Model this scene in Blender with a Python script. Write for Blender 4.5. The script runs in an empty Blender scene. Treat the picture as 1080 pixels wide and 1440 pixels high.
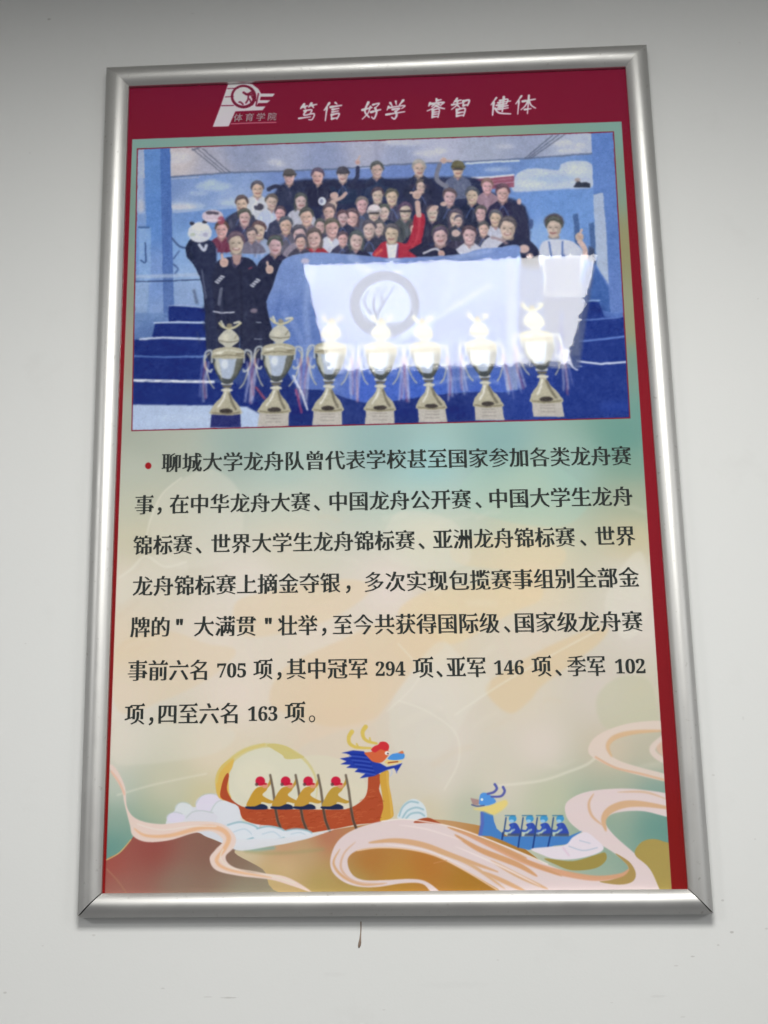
import bpy, math, random
import numpy as np

S = bpy.context.scene
COL = S.collection

# ---------------------------------------------------------------- camera
# wall = plane y 0, x to the right, z up; metres. Camera in front of it (y < 0), looking slightly up.
FPX = 1800.0                       # focal length for a picture 1440 high, 1080 wide
CAM = np.array([0.0588445, -1.3703757, -0.4062645])
ROT = np.array([[0.998728984039459, 0.04733566783866327, -0.017313318277488627],
                [-0.028130589416098476, 0.2384683018285106, -0.9707427769301825],
                [-0.04182208003689881, 0.9699959812150186, 0.23949678504750982]])
cam_data = bpy.data.cameras.new("camera")
cam = bpy.data.objects.new("camera", cam_data)
COL.objects.link(cam)
S.camera = cam
cam_data.sensor_fit = 'VERTICAL'
cam_data.sensor_height = 24.0
cam_data.lens = 24.0 * FPX / 1440.0
cam_data.clip_start = 0.02
cam_data.clip_end = 100
from mathutils import Matrix, Vector
m3 = Matrix([[ROT[0][i], -ROT[1][i], -ROT[2][i]] for i in range(3)])
cam.matrix_world = Matrix.Translation(Vector(CAM)) @ m3.to_4x4()
cam_data.dof.use_dof = True
cam_data.dof.focus_distance = 1.31
cam_data.dof.aperture_fstop = 4.5

# ---------------------------------------------------------------- light
world = bpy.data.worlds.new("World")
S.world = world
world.use_nodes = True
world.node_tree.nodes["Background"].inputs[0].default_value = (0.99, 0.99, 1.0, 1)
world.node_tree.nodes["Background"].inputs[1].default_value = 0.20
S.view_settings.view_transform = 'Standard'
S.view_settings.look = 'None'
S.view_settings.exposure = 0.0
S.view_settings.gamma = 1.0
S.view_settings.use_curve_mapping = False

CEIL = 0.650
def area(name, loc, target, sx, sy, power, col):
    l = bpy.data.lights.new(name, 'AREA')
    l.shape = 'RECTANGLE'; l.size = sx; l.size_y = sy
    l.energy = power; l.color = col
    o = bpy.data.objects.new(name, l)
    COL.objects.link(o)
    o.location = loc
    o.rotation_euler = (Vector(target) - Vector(loc)).to_track_quat('-Z', 'Y').to_euler()
    return o
PANEL = 29.5
# unseen ceiling panels, added and placed to even out the light on the wall
for k, (px, py) in enumerate([(2.6, -2.1), (2.0, -3.6), (-2.1, -2.0)]):
    area("unseen_panel_lamp", (px, py, CEIL - 0.012), (px, py, -3), 0.57, 0.57, PANEL * math.pi * 0.57 * 0.57, (1.0, 0.998, 0.985))
# added unseen fill light from the right, clear of the cover's mirror image
area("side_fill", (3.3, -2.4, -0.35), (0, 0, 0.0), 1.6, 1.3, 2.5, (0.95, 0.98, 1.0))

# ---------------------------------------------------------------- helpers
def ray(x, y):
    return ROT.T @ np.array([(x - 540) / FPX, (y - 720) / FPX, 1.0])
def hit(x, y, yp=-0.006):
    """traced photo coordinate -> metres on the plane y = yp"""
    d = ray(x, y); t = (yp - CAM[1]) / d[1]
    return CAM + t * d
def onplane(pts, yp=-0.006):
    p = np.asarray(pts, float)
    q = np.stack([(p[:, 0] - 540) / FPX, (p[:, 1] - 720) / FPX, np.ones(len(p))], 1) @ ROT
    t = (yp - CAM[1]) / q[:, 1]
    return np.stack([CAM[0] + t * q[:, 0], CAM[2] + t * q[:, 2]], 1)

def mat(name):
    m = bpy.data.materials.new(name); m.use_nodes = True
    return m, m.node_tree.nodes, m.node_tree.links, m.node_tree.nodes["Principled BSDF"]
def mesh_obj(name, verts, faces, m, parent=None, smooth=False):
    me = bpy.data.meshes.new(name)
    me.from_pydata([tuple(v) for v in verts], [], [tuple(f) for f in faces])
    me.update()
    if smooth:
        for p in me.polygons: p.use_smooth = True
    me.materials.append(m)
    o = bpy.data.objects.new(name, me)
    COL.objects.link(o)
    if parent: o.parent = parent
    return o
def empty(name, loc, label, cat):
    o = bpy.data.objects.new(name, None); COL.objects.link(o)
    o.location = loc; o["label"] = label; o["category"] = cat
    o.empty_display_size = 0.05
    return o
# ---------------------------------------------------------------- the flat print, painted shape by shape
# Shapes are traced in photo coordinates, rectified onto the poster plane and rasterised there.
RES = 2300.0
X0, Z1 = -0.312, 0.482
CW, CH = int(0.624 * RES), int(0.966 * RES)
art = np.zeros((CH, CW, 3), np.float32)
rng = np.random.RandomState(7)
def canvas(pts):
    q = onplane(pts)
    return np.stack([(q[:, 0] - X0) * RES, (Z1 - q[:, 1]) * RES], 1)
def gauss1(a, s, axis):
    r = max(1, int(3 * s)); k = np.exp(-0.5 * (np.arange(-r, r + 1) / s) ** 2); k /= k.sum()
    p = [(0, 0)] * a.ndim; p[axis] = (r, r)
    b = np.pad(a, p, mode='edge'); out = np.zeros_like(a)
    n = a.shape[axis]
    for i, w in enumerate(k):
        out += w * (b[i:i + n] if axis == 0 else b[:, i:i + n])
    return out
def blur(a, s):
    return gauss1(gauss1(a, s, 0), s, 1) if s > 0.2 else a
def raster(q, pad=2):
    """anti-aliased even-odd coverage of a polygon in canvas pixels -> (mask, x0, y0)"""
    x0 = max(0, int(q[:, 0].min()) - pad); x1 = min(CW, int(q[:, 0].max()) + pad + 2)
    y0 = max(0, int(q[:, 1].min()) - pad); y1 = min(CH, int(q[:, 1].max()) + pad + 2)
    if x1 - x0 < 2 or y1 - y0 < 2: return None
    w, h = x1 - x0, y1 - y0
    acc = np.zeros((h, w + 2), np.float32)
    a = q; b = np.roll(q, -1, 0)
    SS = 3
    for j in range(h * SS):
        yy = y0 + (j + 0.5) / SS
        m = ((a[:, 1] <= yy) & (b[:, 1] > yy)) | ((b[:, 1] <= yy) & (a[:, 1] > yy))
        if not m.any(): continue
        A = a[m]; B = b[m]
        xs = np.sort(A[:, 0] + (yy - A[:, 1]) * (B[:, 0] - A[:, 0]) / (B[:, 1] - A[:, 1])) - x0
        xs = np.clip(xs, 0, w)
        s = 1.0
        for x in xs:       # ramp start (+) / end (-): prefix sum gives coverage
            i = int(x); f = x - i
            acc[j // SS, i] += s * (1 - f); acc[j // SS, min(i + 1, w + 1)] += s * f
            s = -s
    mask = np.cumsum(acc, 1)[:, :w] / SS
    return mask, x0, y0
CLIP = None
def put(mask, x0, y0, col, a=1.0):
    h, w = mask.shape
    mk = (mask * a)[:, :, None]
    if CLIP is not None: mk = mk * CLIP[y0:y0 + h, x0:x0 + w, None]
    reg = art[y0:y0 + h, x0:x0 + w]
    c = np.asarray(col, np.float32)
    reg += mk * (c - reg)
def fill(pts, col, a=1.0, soft=0.0):
    q = canvas(pts); pad = int(3 * soft * 2) + 2
    r = raster(q, pad)
    if r is None: return
    mask, x0, y0 = r
    if soft: mask = blur(mask, soft * 2.0)
    put(mask, x0, y0, col, a)
def field(samples, pw=1.8, base=900.0, step=6):
    """smooth colour field through scattered colour samples (photo x, y, r, g, b)"""
    s = np.array(samples, float); q = canvas(s[:, :2]); c = s[:, 2:]
    def f(x0, y0, w, h):
        gx = np.arange(0, w + step, step); gy = np.arange(0, h + step, step)
        X, Y = np.meshgrid(gx + x0, gy + y0)
        d = (X[..., None] - q[:, 0]) ** 2 + (Y[..., None] - q[:, 1]) ** 2 + base
        k = d ** (-pw)
        g = (k @ c) / k.sum(-1, keepdims=True)
        ix = np.arange(w) / step; iy = np.arange(h) / step
        i0 = ix.astype(int); j0 = iy.astype(int); fx = (ix - i0)[None, :, None]; fy = (iy - j0)[:, None, None]
        i1 = np.minimum(i0 + 1, len(gx) - 1); j1 = np.minimum(j0 + 1, len(gy) - 1)
        return (g[j0][:, i0] * (1 - fx) * (1 - fy) + g[j0][:, i1] * fx * (1 - fy)
                + g[j1][:, i0] * (1 - fx) * fy + g[j1][:, i1] * fx * fy).astype(np.float32)
    return f
def fillf(pts, samples, a=1.0, soft=0.0, **kw):
    q = canvas(pts); r = raster(q, int(6 * soft) + 2)
    if r is None: return
    mask, x0, y0 = r
    if soft: mask = blur(mask, soft * 2.0)
    put(mask, x0, y0, field(samples, **kw)(x0, y0, mask.shape[1], mask.shape[0]), a)
def smooth(p, closed=True, n=6):
    p = np.asarray(p, float); N = len(p); out = []
    for i in range(N if closed else N - 1):
        if closed: a, b, c, d = p[i - 1], p[i], p[(i + 1) % N], p[(i + 2) % N]
        else: a, b, c, d = p[max(i - 1, 0)], p[i], p[i + 1], p[min(i + 2, N - 1)]
        for k in range(n):
            t = k / n
            out.append(0.5 * (2 * b + (c - a) * t + (2 * a - 5 * b + 4 * c - d) * t * t + (3 * b - a - 3 * c + d) * t ** 3))
    if not closed: out.append(p[-1])
    return np.array(out)
def blob(pts, col, a=1.0, soft=0.0): fill(smooth(pts), col, a, soft)
def ell(cx, cy, rx, ry, col, a=1.0, soft=0.0, rot=0.0, n=28):
    t = np.linspace(0, 2 * math.pi, n, endpoint=False); c, s = math.cos(rot), math.sin(rot)
    x = rx * np.cos(t); y = ry * np.sin(t)
    fill(np.stack([cx + x * c - y * s, cy + x * s + y * c], 1), col, a, soft)
def stroke(pts, w, col, a=1.0, soft=0.0, curve=True, taper=False):
    """pts photo px; w width in photo px, or (w0, w1)"""
    p = smooth(pts, False) if curve and len(pts) > 2 else np.asarray(pts, float)
    q = canvas(p); n = len(q)
    w0, w1 = w if isinstance(w, tuple) else (w, w)
    ws = np.linspace(w0, w1, n)
    if taper: ws = ws * np.sin(np.linspace(0.12, math.pi - 0.12, n)) ** 0.7
    ws = ws * 2.02 / 2
    pad = ws.max() + 4 * soft * 2 + 3
    x0 = max(0, int(q[:, 0].min() - pad)); x1 = min(CW, int(q[:, 0].max() + pad))
    y0 = max(0, int(q[:, 1].min() - pad)); y1 = min(CH, int(q[:, 1].max() + pad))
    if x1 - x0 < 2 or y1 - y0 < 2: return
    X, Y = np.meshgrid(np.arange(x0, x1) + 0.5, np.arange(y0, y1) + 0.5)
    best = np.full(X.shape, 1e9, np.float32)
    for i in range(n - 1):
        ax, ay = q[i]; bx, by = q[i + 1]; dx, dy = bx - ax, by - ay; L = dx * dx + dy * dy + 1e-9
        rr = max(ws[i], ws[i + 1]) + 3
        xa = max(0, int(min(ax, bx) - rr - x0)); xb = int(max(ax, bx) + rr - x0) + 1
        ya = max(0, int(min(ay, by) - rr - y0)); yb = int(max(ay, by) + rr - y0) + 1
        XX = X[ya:yb, xa:xb]; YY = Y[ya:yb, xa:xb]
        if XX.size == 0: continue
        t = np.clip(((XX - ax) * dx + (YY - ay) * dy) / L, 0, 1)
        d = np.hypot(XX - ax - t * dx, YY - ay - t * dy) - (ws[i] + (ws[i + 1] - ws[i]) * t)
        best[ya:yb, xa:xb] = np.minimum(best[ya:yb, xa:xb], d)
    mask = np.clip(0.5 - best, 0, 1)
    if soft: mask = blur(mask, soft * 2.0)
    put(mask, x0, y0, col, a)
def sc(pts, ox, oy, s):          # coordinates read off an enlarged crop
    return [(ox + x / s, oy + y / s) for x, y in pts]
def j(c, d=8):
    return tuple(float(np.clip(v + rng.uniform(-d, d), 0, 255)) for v in c)

# ---- red ground
RED = (114, 26, 42)
art[:] = RED
fillf([(100, 40), (1000, 40), (1000, 1300), (100, 1300)],
      [(300, 110, 118, 34, 57), (600, 100, 118, 34, 57), (850, 100, 120, 33, 55), (300, 185, 122, 31, 54), (600, 170, 121, 31, 54),
       (182, 300, 126, 24, 47), (172, 600, 132, 20, 43), (160, 900, 130, 16, 37), (145, 1230, 136, 16, 35),
       (885, 300, 126, 24, 47), (912, 700, 134, 22, 45), (940, 1000, 130, 20, 41), (955, 1230, 128, 18, 35)])
# ---- art panel
AP = [(186, 196), (874, 171), (946, 1275), (147, 1275)]
bg = [(190,200,125,160,152),(400,192,128,162,150),(600,184,132,160,140),(870,176,120,158,148),(872,250,125,150,135),
 (880,350,140,140,105),(885,450,145,150,120),(888,520,118,150,138),(893,590,108,152,142),(189,300,122,150,138),
 (188,400,140,150,132),(187,500,158,155,138),(184,600,160,168,155),(200,620,165,175,162),(350,620,150,172,165),
 (540,620,142,174,172),(700,620,132,170,168),(880,615,100,148,138),(190,660,178,186,172),(400,660,165,188,180),
 (600,660,150,190,190),(800,660,150,182,172),(890,650,125,160,145),(190,710,187,191,172),(400,710,190,198,184),
 (600,700,174,196,186),(750,700,170,190,172),(890,700,160,172,150),(190,760,198,196,172),(400,760,205,202,184),
 (600,750,207,206,184),(750,760,207,202,174),(890,760,195,188,155),(180,820,212,204,182),(350,820,214,207,190),
 (550,830,215,205,190),(750,820,215,202,170),(890,810,207,202,184),(175,900,216,202,174),(300,900,216,206,186),
 (450,900,215,205,184),(600,900,214,200,168),(750,900,210,200,178),(900,880,207,200,184),(170,980,217,210,194),
 (330,980,218,207,188),(480,970,216,199,172),(600,980,209,201,185),(730,980,208,199,176),(850,980,203,195,179),
 (905,980,200,194,170),(165,1050,216,208,188),(300,1060,215,203,176),(480,1040,214,197,170),(620,1050,212,204,188),
 (760,1050,212,202,186),(860,1060,202,187,160),(920,1060,186,180,154),(165,1110,190,196,178),(230,1110,202,197,168),
 (620,1100,210,203,186),(700,1100,205,199,178),(780,1125,184,188,164),(860,1110,166,173,147),(925,1115,127,157,142),
 (160,1150,138,163,150),(220,1140,167,177,152),(290,1130,200,191,152),(600,1140,200,191,166),(660,1140,174,181,162),
 (830,1150,130,160,145),(930,1160,97,142,134),(155,1190,95,142,136),(200,1180,110,150,140)]
bg = [(x, y, min(255, r + 3), g + (2 if y > 760 else 0), min(255, b + (7 if 760 < y < 1125 else 0))) for x, y, r, g, b in bg]
fillf(AP, bg, pw=1.7, base=2600.0)
am, ax_, ay_ = raster(canvas(AP))
ACLIP = np.zeros((CH, CW), np.float32); ACLIP[ay_:ay_ + am.shape[0], ax_:ax_ + am.shape[1]] = am
CLIP = ACLIP
# soft drifting shapes behind the text
PE = (219, 199, 168); CR = (216, 212, 198)
for P_, c_, a_ in [
    ([(330,850),(375,832),(470,815),(522,822),(500,850),(440,880),(345,895)], PE, .55),
    ([(163,912),(230,887),(290,905),(332,915),(300,950),(230,985),(166,1000)], PE, .45),
    ([(600,832),(680,820),(750,800),(762,840),(720,862),(640,905),(600,890),(560,862)], (221,201,164), .6),
    ([(640,760),(700,755),(790,770),(780,800),(700,800),(640,790)], (221,201,166), .4),
    ([(480,900),(560,870),(625,905),(585,940),(545,990),(522,1012),(470,1022),(430,1012),(380,990),(400,940)], (217,194,160), .5),
    ([(683,972),(700,950),(780,905),(850,880),(842,905),(765,962),(745,985),(716,1003)], (214,191,152), .6),
    ([(548,1000),(575,950),(618,902),(650,925),(690,960),(660,1000),(620,1060),(560,1060)], CR, .45),
    ([(838,990),(850,965),(880,950),(915,960),(925,1020),(890,1030),(850,1022)], (190,190,163), .55),
    ([(210,740),(225,700),(255,674),(300,660),(340,700),(330,780),(262,800),(225,790)], CR, .35),
    ([(170,812),(215,780),(262,792),(255,812),(200,830),(168,850)], CR, .4),
    ([(700,640),(780,655),(830,700),(790,740),(700,730),(640,700)], (165,196,182), .35),
    ([(560,720),(640,735),(660,790),(600,800),(540,780)], CR, .35),
    ([(420,1065),(470,1030),(520,1020),(560,990),(620,1000),(640,1060),(600,1120),(540,1130)], (206,200,186), .35),
    ([(880,790),(905,780),(912,860),(880,900),(850,850)], CR, .5),
    ([(165,1020),(260,1010),(330,1030),(300,1060),(200,1075),(160,1070)], CR, .4)]:
    blob(P_, c_, a_, 1.6)
for P_, w_ in [([(205,760),(212,730),(228,695),(255,672)], 2), ([(168,812),(185,800),(205,782),(232,797),(262,790)], 3),
               ([(640,1005),(700,965),(760,930),(852,880)], 2.2), ([(700,1105),(760,1098),(800,1085),(830,1072),(850,1050)], 3),
               ([(165,1118),(210,1105),(250,1096),(290,1088)], 2), ([(560,985),(600,1000),(640,1030),(645,1070),(625,1110)], 2),
               ([(560,905),(590,950),(545,1000)], 1.5)]:
    stroke(P_, w_, (224, 220, 206), .5, 0.9)
for k in range(46):               # faint broken brush texture over the pale ground
    x = rng.uniform(160, 920); y = rng.uniform(700, 1100); L = rng.uniform(15, 60); th = rng.uniform(-.7, .3)
    stroke([(x, y), (x + L * .5 * math.cos(th), y + L * .5 * math.sin(th) + rng.uniform(-4, 4)), (x + L * math.cos(th), y + L * math.sin(th))],
           rng.uniform(2, 9), (226, 220, 204) if k % 2 else (208, 190, 160), .13, 1.8)

# ---- painted landscape at the foot
c5 = lambda p: sc(p, 90, 1000, 3.086); c6 = lambda p: sc(p, 400, 1000, 3.6); c7 = lambda p: sc(p, 640, 1000, 2.842)
c8 = lambda p: sc(p, 440, 1020, 6.75); c2 = lambda p: sc(p, 280, 1040, 6.0); cb = lambda p: sc(p, 640, 1080, 6.0)
PINK = (216, 200, 198); TAN = (206, 163, 122)
# sun ring and pale sail behind the boat
blob([(427,1065),(460,1063),(490,1074),(511,1096),(516,1112),(500,1133),(480,1139),(430,1139),(440,1090)], (213,206,184), .9, .8)
t_ = np.linspace(0, 2 * math.pi, 40, endpoint=False)
fill(np.stack([376 + 71 * np.cos(t_), 1107 + 62 * np.sin(t_)], 1), (203, 193, 132), .75, .6)
fill(np.stack([379 + 66 * np.cos(t_), 1111 + 60 * np.sin(t_)], 1), (212, 209, 188), 1, .5)
blob(c2([(570,45),(640,35),(740,58),(820,110),(885,152),(740,165),(700,130),(620,80)]), (200,187,122), .95, .3)
ell(360, 1095, 30, 26, (220, 214, 192), .5, 3)
# clouds
blob([(233,1158),(240,1146),(250,1136),(262,1130),(274,1135),(286,1124),(301,1118),(320,1124),(335,1138),(343,1156),(380,1160),(402,1172),(378,1180),(330,1198),(300,1180),(240,1170)], (210,212,218), 1, .5)
for cx, cy, rx, ry in [(258,1137,12,9),(297,1131,22,15),(247,1150,13,8),(318,1142,22,17),(284,1150,22,10)]:
    ell(cx, cy, rx, ry, j((214,214,221), 4), 1, .6)
    stroke([(cx - rx, cy), (cx - rx * .6, cy - ry * .8), (cx, cy - ry), (cx + rx * .7, cy - ry * .7)], 1.2, (165,180,175), .5, .5)
# left mountain
fillf(smooth([(146,1214),(168,1199),(184,1181),(200,1170),(271,1170),(291,1177),(330,1194),(369,1220),(401,1237),(433,1256),(146,1262)]),
      [(155,1215,160,84,76),(215,1195,148,78,72),(300,1195,134,96,84),(330,1215,134,110,94),(170,1252,154,110,98),(250,1245,140,122,106),(340,1250,150,146,124),(400,1255,152,148,124)], pw=1.3, base=1600.0)
stroke([(148,1210),(168,1199),(184,1181)], 1.6, (205,180,120), .8, .3)
stroke([(150,1222),(165,1238),(178,1256)], 1.6, (170,125,100), .6, .5)
# right hills
fillf(smooth([(330,1196),(400,1187),(436,1175),(469,1167),(511,1160),(560,1153),(640,1155),(720,1180),(770,1260),(425,1262),(369,1222)]),
      [(400,1195,186,140,112),(460,1178,178,113,90),(350,1200,202,190,160),(400,1215,205,182,138),(450,1240,172,152,92),
       (520,1212,172,115,60),(600,1212,176,115,55),(560,1240,176,132,62),(660,1237,166,120,52),(620,1165,190,150,110),
       (700,1245,160,115,55),(430,1200,184,160,122),(380,1235,192,168,116),(500,1245,166,148,88)], pw=1.4, base=1200.0)
stroke([(345,1197),(380,1200),(420,1198),(455,1194)], 3, (150,150,105), .55, 1.5)
stroke([(333,1192),(360,1194),(385,1192)], 4, (120,165,160), .75, 1.4)
# boat
HULL = (172, 80, 52)
blob([(307,1121),(303,1104),(305,1088),(313,1075),(328,1066),(327,1078),(322,1090),(322,1112),(325,1122),(318,1126)], (214,176,88), .95, .4)
stroke([(304,1100),(308,1085),(322,1070),(345,1055),(372,1047)], 3.2, (208,190,118), .8, .7)
fill(smooth([(320,1087),(322,1092),(319,1107),(322,1118),(330,1128),(347,1136),(380,1137.5),(420,1138),(455,1138.5),(483,1138),(499,1133),(512.6,1122),(517,1109),(518.5,1090),
      (528,1087),(537,1092),(533,1109),(538,1124),(540,1140),(537,1156),(518,1158),(499,1160),(470,1166),(450,1169),(435,1171),(422,1169),(400,1170),(387,1162),(360,1159),(341,1151),(335,1134),(320,1127),(310,1121),(311,1107),(315,1094)], n=3), HULL, 1, .3)
fill(smooth(c8([(636,470),(715,430),(722,560),(745,680),(762,800),(755,872),(640,912),(668,780),(655,650)])), (202,158,70), 1, .3)
stroke(c8([(705,450),(712,560),(735,690),(748,860)]), 2, (216,178,95), .7, .6)
for k in range(90):
    x = rng.uniform(345, 533); y = rng.uniform(1140, 1166)
    if x > 505: y = rng.uniform(1110, 1156)
    if x > 470 and y > 1160: continue
    stroke([(x, y), (x + 3, y - 1.6), (x + 7, y - 1.2)], .8, (196,110,72) if k % 3 else (145,60,38), .55, .3)
for dx in (0, 35.7, 67.3, 106.3):
    o = [(x + dx, y) for x, y in [(363,1107),(374,1106),(375,1111),(369,1118),(380,1125),(387,1126.5),(380,1130),(368,1128),(365,1134),(347,1134),(351,1122),(357,1112)]]
    fill(smooth(o, n=4), j((188,148,62), 5), 1, .3)
    stroke([(374+dx,1108),(379+dx,1102),(381+dx,1097)], 3.2, (186,148,66), 1, .3)
    ell(372.5+dx, 1104.5, 4.6, 4, (212,150,122), 1, .3)
    ell(366+dx, 1098.5, 6.8, 6.6, (196,40,68), 1, .35)
    stroke([(367+dx,1102),(374+dx,1102.5)], 2, (186,36,60), 1, .3)
    ell(361+dx, 1103, 2.4, 2.4, (90,62,62), .8, .4)
    fill(smooth([(346+dx,1134),(358+dx,1134),(367+dx,1130.6),(374+dx,1132.5),(377+dx,1137.5),(360+dx,1138.5),(346+dx,1137)], n=3), (42,50,80), 1, .3)
    ell(379+dx, 1136, 3, 2, (214,205,190), .8, .4)
    stroke([(380+dx,1090),(384+dx,1110),(387+dx,1133),(390+dx,1153),(396+dx,1168)], (2.8, 3.4), (118,106,92), 1, .4, curve=False)
    stroke([(387+dx,1137),(391+dx,1155),(396+dx,1168)], 2.4, (84,62,52), .8, .4)
# dragon head
fill(c8([(270,262),(380,238),(480,245),(530,290),(600,350),(640,360),(700,395),(780,380),(850,358),(825,400),(795,445),(770,405),(700,425),(640,452),(580,482),(445,503),(500,455),(395,442),(430,410),(315,402),(360,375),(260,370),(320,342),(255,315),(370,295),(335,270)]), (44,64,160), 1, .4)
for k in range(10):
    y = 270 + k * 20
    stroke(c8([(330 + k * 14, y), (430 + k * 10, y + 8), (520 + k * 8, y + 20)]), 1.1, (74,100,190) if k % 2 else (30,44,128), .7, .4)
blob(c8([(490,260),(560,250),(600,215),(690,220),(725,260),(705,300),(650,352),(570,345),(520,300)]), (204,102,66), 1, .3)
blob(c8([(552,232),(580,200),(620,182),(640,158),(690,158),(722,190),(715,235),(680,240),(640,228),(590,258)]), (200,56,62), 1, .3)
blob(c8([(715,305),(760,270),(850,262),(872,290),(850,322),(760,330),(712,320)]), (80,145,214), 1, .3)
fill(c8([(805,262),(850,240),(866,262),(850,270)]), (205,115,75), 1, .4)
fill(c8([(675,352),(700,330),(850,335),(835,352),(720,382)]), (224,200,130), 1, .3)
stroke(c8([(715,356),(760,350),(805,345)]), 1.4, (150,60,40), .9, .3)
ell(440 + 705 / 6.75, 1020 + 264 / 6.75, 3.4, 2.8, (238,225,220), 1, .3); ell(440 + 712 / 6.75, 1020 + 268 / 6.75, 1.2, 1.2, (60,50,60), 1, .3)
stroke(c8([(370,62),(342,110),(348,170),(400,205),(470,214),(548,216)]), (5.4, 2.6), (208,184,96), 1, .4)
stroke(c8([(500,15),(472,62),(484,120),(530,155),(605,172)]), (5.6, 2.8), (208,184,96), 1, .4)
stroke(c8([(430,205),(415,175)]), 2, (208,184,96), 1, .4); stroke(c8([(545,150),(540,120)]), 2, (208,184,96), 1, .4)
stroke(c8([(745,425),(750,455),(735,480)]), 1.6, (185,190,210), .8, .4); stroke(c8([(790,420),(795,450)]), 1.6, (120,130,190), .8, .4)
# splash in front of the bow, foam under the hull
blob(c8([(815,890),(825,810),(875,735),(955,698),(1040,738),(1078,820),(1055,895)]), (207,216,220), 1, .5)
for P_ in [[(820,860),(850,780),(920,725),(1000,735)], [(850,880),(900,810),(980,780),(1050,800)], [(880,890),(930,840),(1010,830),(1060,860)]]:
    stroke(c8(P_), 1.8, (132,172,184), .8, .6)
for cx, cy, rx, ry in [(339,1170,27,14),(379,1173,25,11),(418,1173,22,7.5)]:
    ell(cx, cy, rx, ry, (213,219,226), 1, .5)
    stroke([(cx - rx * .7, cy - ry * .7), (cx, cy - ry), (cx + rx * .8, cy - ry * .5), (cx + rx * .9, cy + ry * .3), (cx + rx * .3, cy + ry * .8)], 1.7, (122,166,176), .75, .6)
    stroke([(cx - rx * .4, cy), (cx + rx * .2, cy - ry * .3), (cx + rx * .6, cy + ry * .3)], 1.2, (168,190,200), .6, .5)
blob([(318,1182),(350,1180),(400,1178),(445,1171),(470,1166),(430,1180),(380,1190),(335,1196)], (214,216,220), .95, .5)
# left ribbon
fill(smooth(c5([(200,230),(230,255),(265,330),(275,420),(320,470),(420,490),(560,478),(680,488),(742,540),(738,590),(702,630),(722,668),(800,698),(960,718),(1075,785),
      (1000,762),(900,732),(760,715),(660,690),(632,640),(658,600),(690,560),(640,522),(560,530),(460,560),(360,568),(300,542),(285,490),(262,400),(250,340),(205,262)])), (224,203,192), 1, .5)
stroke(c5([(305,510),(355,540),(460,540),(600,505),(680,512),(715,550),(695,600),(662,650),(720,690),(900,722)]), 5.5, (224,180,142), .95, .7, taper=True)
stroke(c5([(320,490),(420,515),(560,500),(660,500)]), 1.6, (232,216,206), .8, .5)
stroke(c5([(690,600),(680,640),(730,680),(860,705),(1000,745)]), 1.6, (236,214,198), .8, .5)
stroke(c5([(205,262),(240,310),(262,360)]), 2.4, (226,178,150), .7, .7)
# big ribbon
fill(smooth([(608,1256),(594,1243),(567,1242),(533,1247),(505.5,1247),(483,1240),(467,1225),(465,1205.5),(475,1183),(497,1167),(533,1155.5),(567,1152),(608,1157),(640,1164),(675,1176),(728,1197),
      (781,1220),(816,1232),(858,1236),(879,1229),(883,1218),(865,1200.6),(837,1183),(805,1160),(795,1143),(798,1127),(823,1114),(865,1109),(907,1111),(950,1121),(950,1149),(907,1141),(879,1141),(858,1146),(851,1156.6),
      (865,1176),(893,1200.6),(914,1222),(934,1262),(720,1262),(700,1250),(650,1222),(611,1203),(572,1194),(533,1192),(503,1196),(489,1208),(494,1228),(511,1237.5),(544,1237.5),(578,1236),(600,1240),(620,1256)], n=5), PINK, 1, .5)
blob([(893,1202),(900,1186),(915,1180),(932,1183),(950,1196),(950,1262),(934,1262),(914,1222)], (166,147,86), 1, .4)
blob([(766,1207),(805,1211),(838,1202),(851,1199),(852,1210),(837,1221),(805,1224),(782,1216)], (156,140,78), 1, .4)
blob([(865,1200),(885,1212),(894,1228),(889,1240),(870,1244),(843,1240),(860,1237),(879,1229),(883,1218)], (166,140,84), .95, .4)
blob(c6([(655,565),(680,548),(730,540),(775,560),(790,572),(720,566)]), (165,80,52), 1, .4)
for P_, w_, c_ in [([(519,1185),(555,1182),(594,1188),(636,1203),(700,1226)], 6.5, TAN), ([(630,1163),(664,1174),(700,1191),(740,1207)], 7, (200,150,105)),
      ([(640,1174),(675,1195),(728,1216),(755,1232)], 6.5, (202,152,108)), ([(647,1169),(703,1196),(745,1214),(788,1227),(837,1235),(872,1231),(884,1223)], 6.5, (208,156,122)),
      ([(700,1192),(745,1213),(790,1232)], 4, (200,152,112)), ([(680,1226),(710,1240),(740,1254)], 5, TAN), ([(610,1196),(660,1215),(710,1250)], 4, (206,168,130)), ([(690,1210),(730,1232),(770,1250)], 5, (205,166,128)),
      ([(950,1138),(907,1131),(879,1131),(858,1139),(849,1152),(852,1168)], 8.5, (206,168,130)), ([(835,1116),(828,1130),(833,1148),(851,1163)], 3.2, (208,172,140)),
      ([(868,1114),(907,1114),(938,1124)], 2.4, (208,178,150)), ([(478,1194),(469,1214),(483,1233),(511,1244),(544,1242)], 3.2, TAN), ([(500,1184),(484,1200),(480,1222),(500,1240),(540,1243)], 2.6, (208,172,146)),
      ([(560,1160),(600,1166),(650,1182)], 2, (226,212,208)), ([(540,1187),(600,1196),(660,1222)], 1.6, (232,218,212)), ([(640,1190),(700,1216),(760,1246)], 2, (230,216,212))]:
    stroke(P_, w_, c_, .92, .6, taper=True)
stroke([(537,1155),(567,1152),(608,1157),(640,1164),(675,1176),(728,1197),(770,1215)], 1.4, (232,222,214), .9, .4)
stroke([(503,1196),(533,1192),(572,1194),(611,1203),(650,1222),(700,1252)], 1.6, (226,196,166), .9, .5)
stroke([(610,1214),(618,1212),(628,1210)], 1, (196,140,92), .7, .4)
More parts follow.
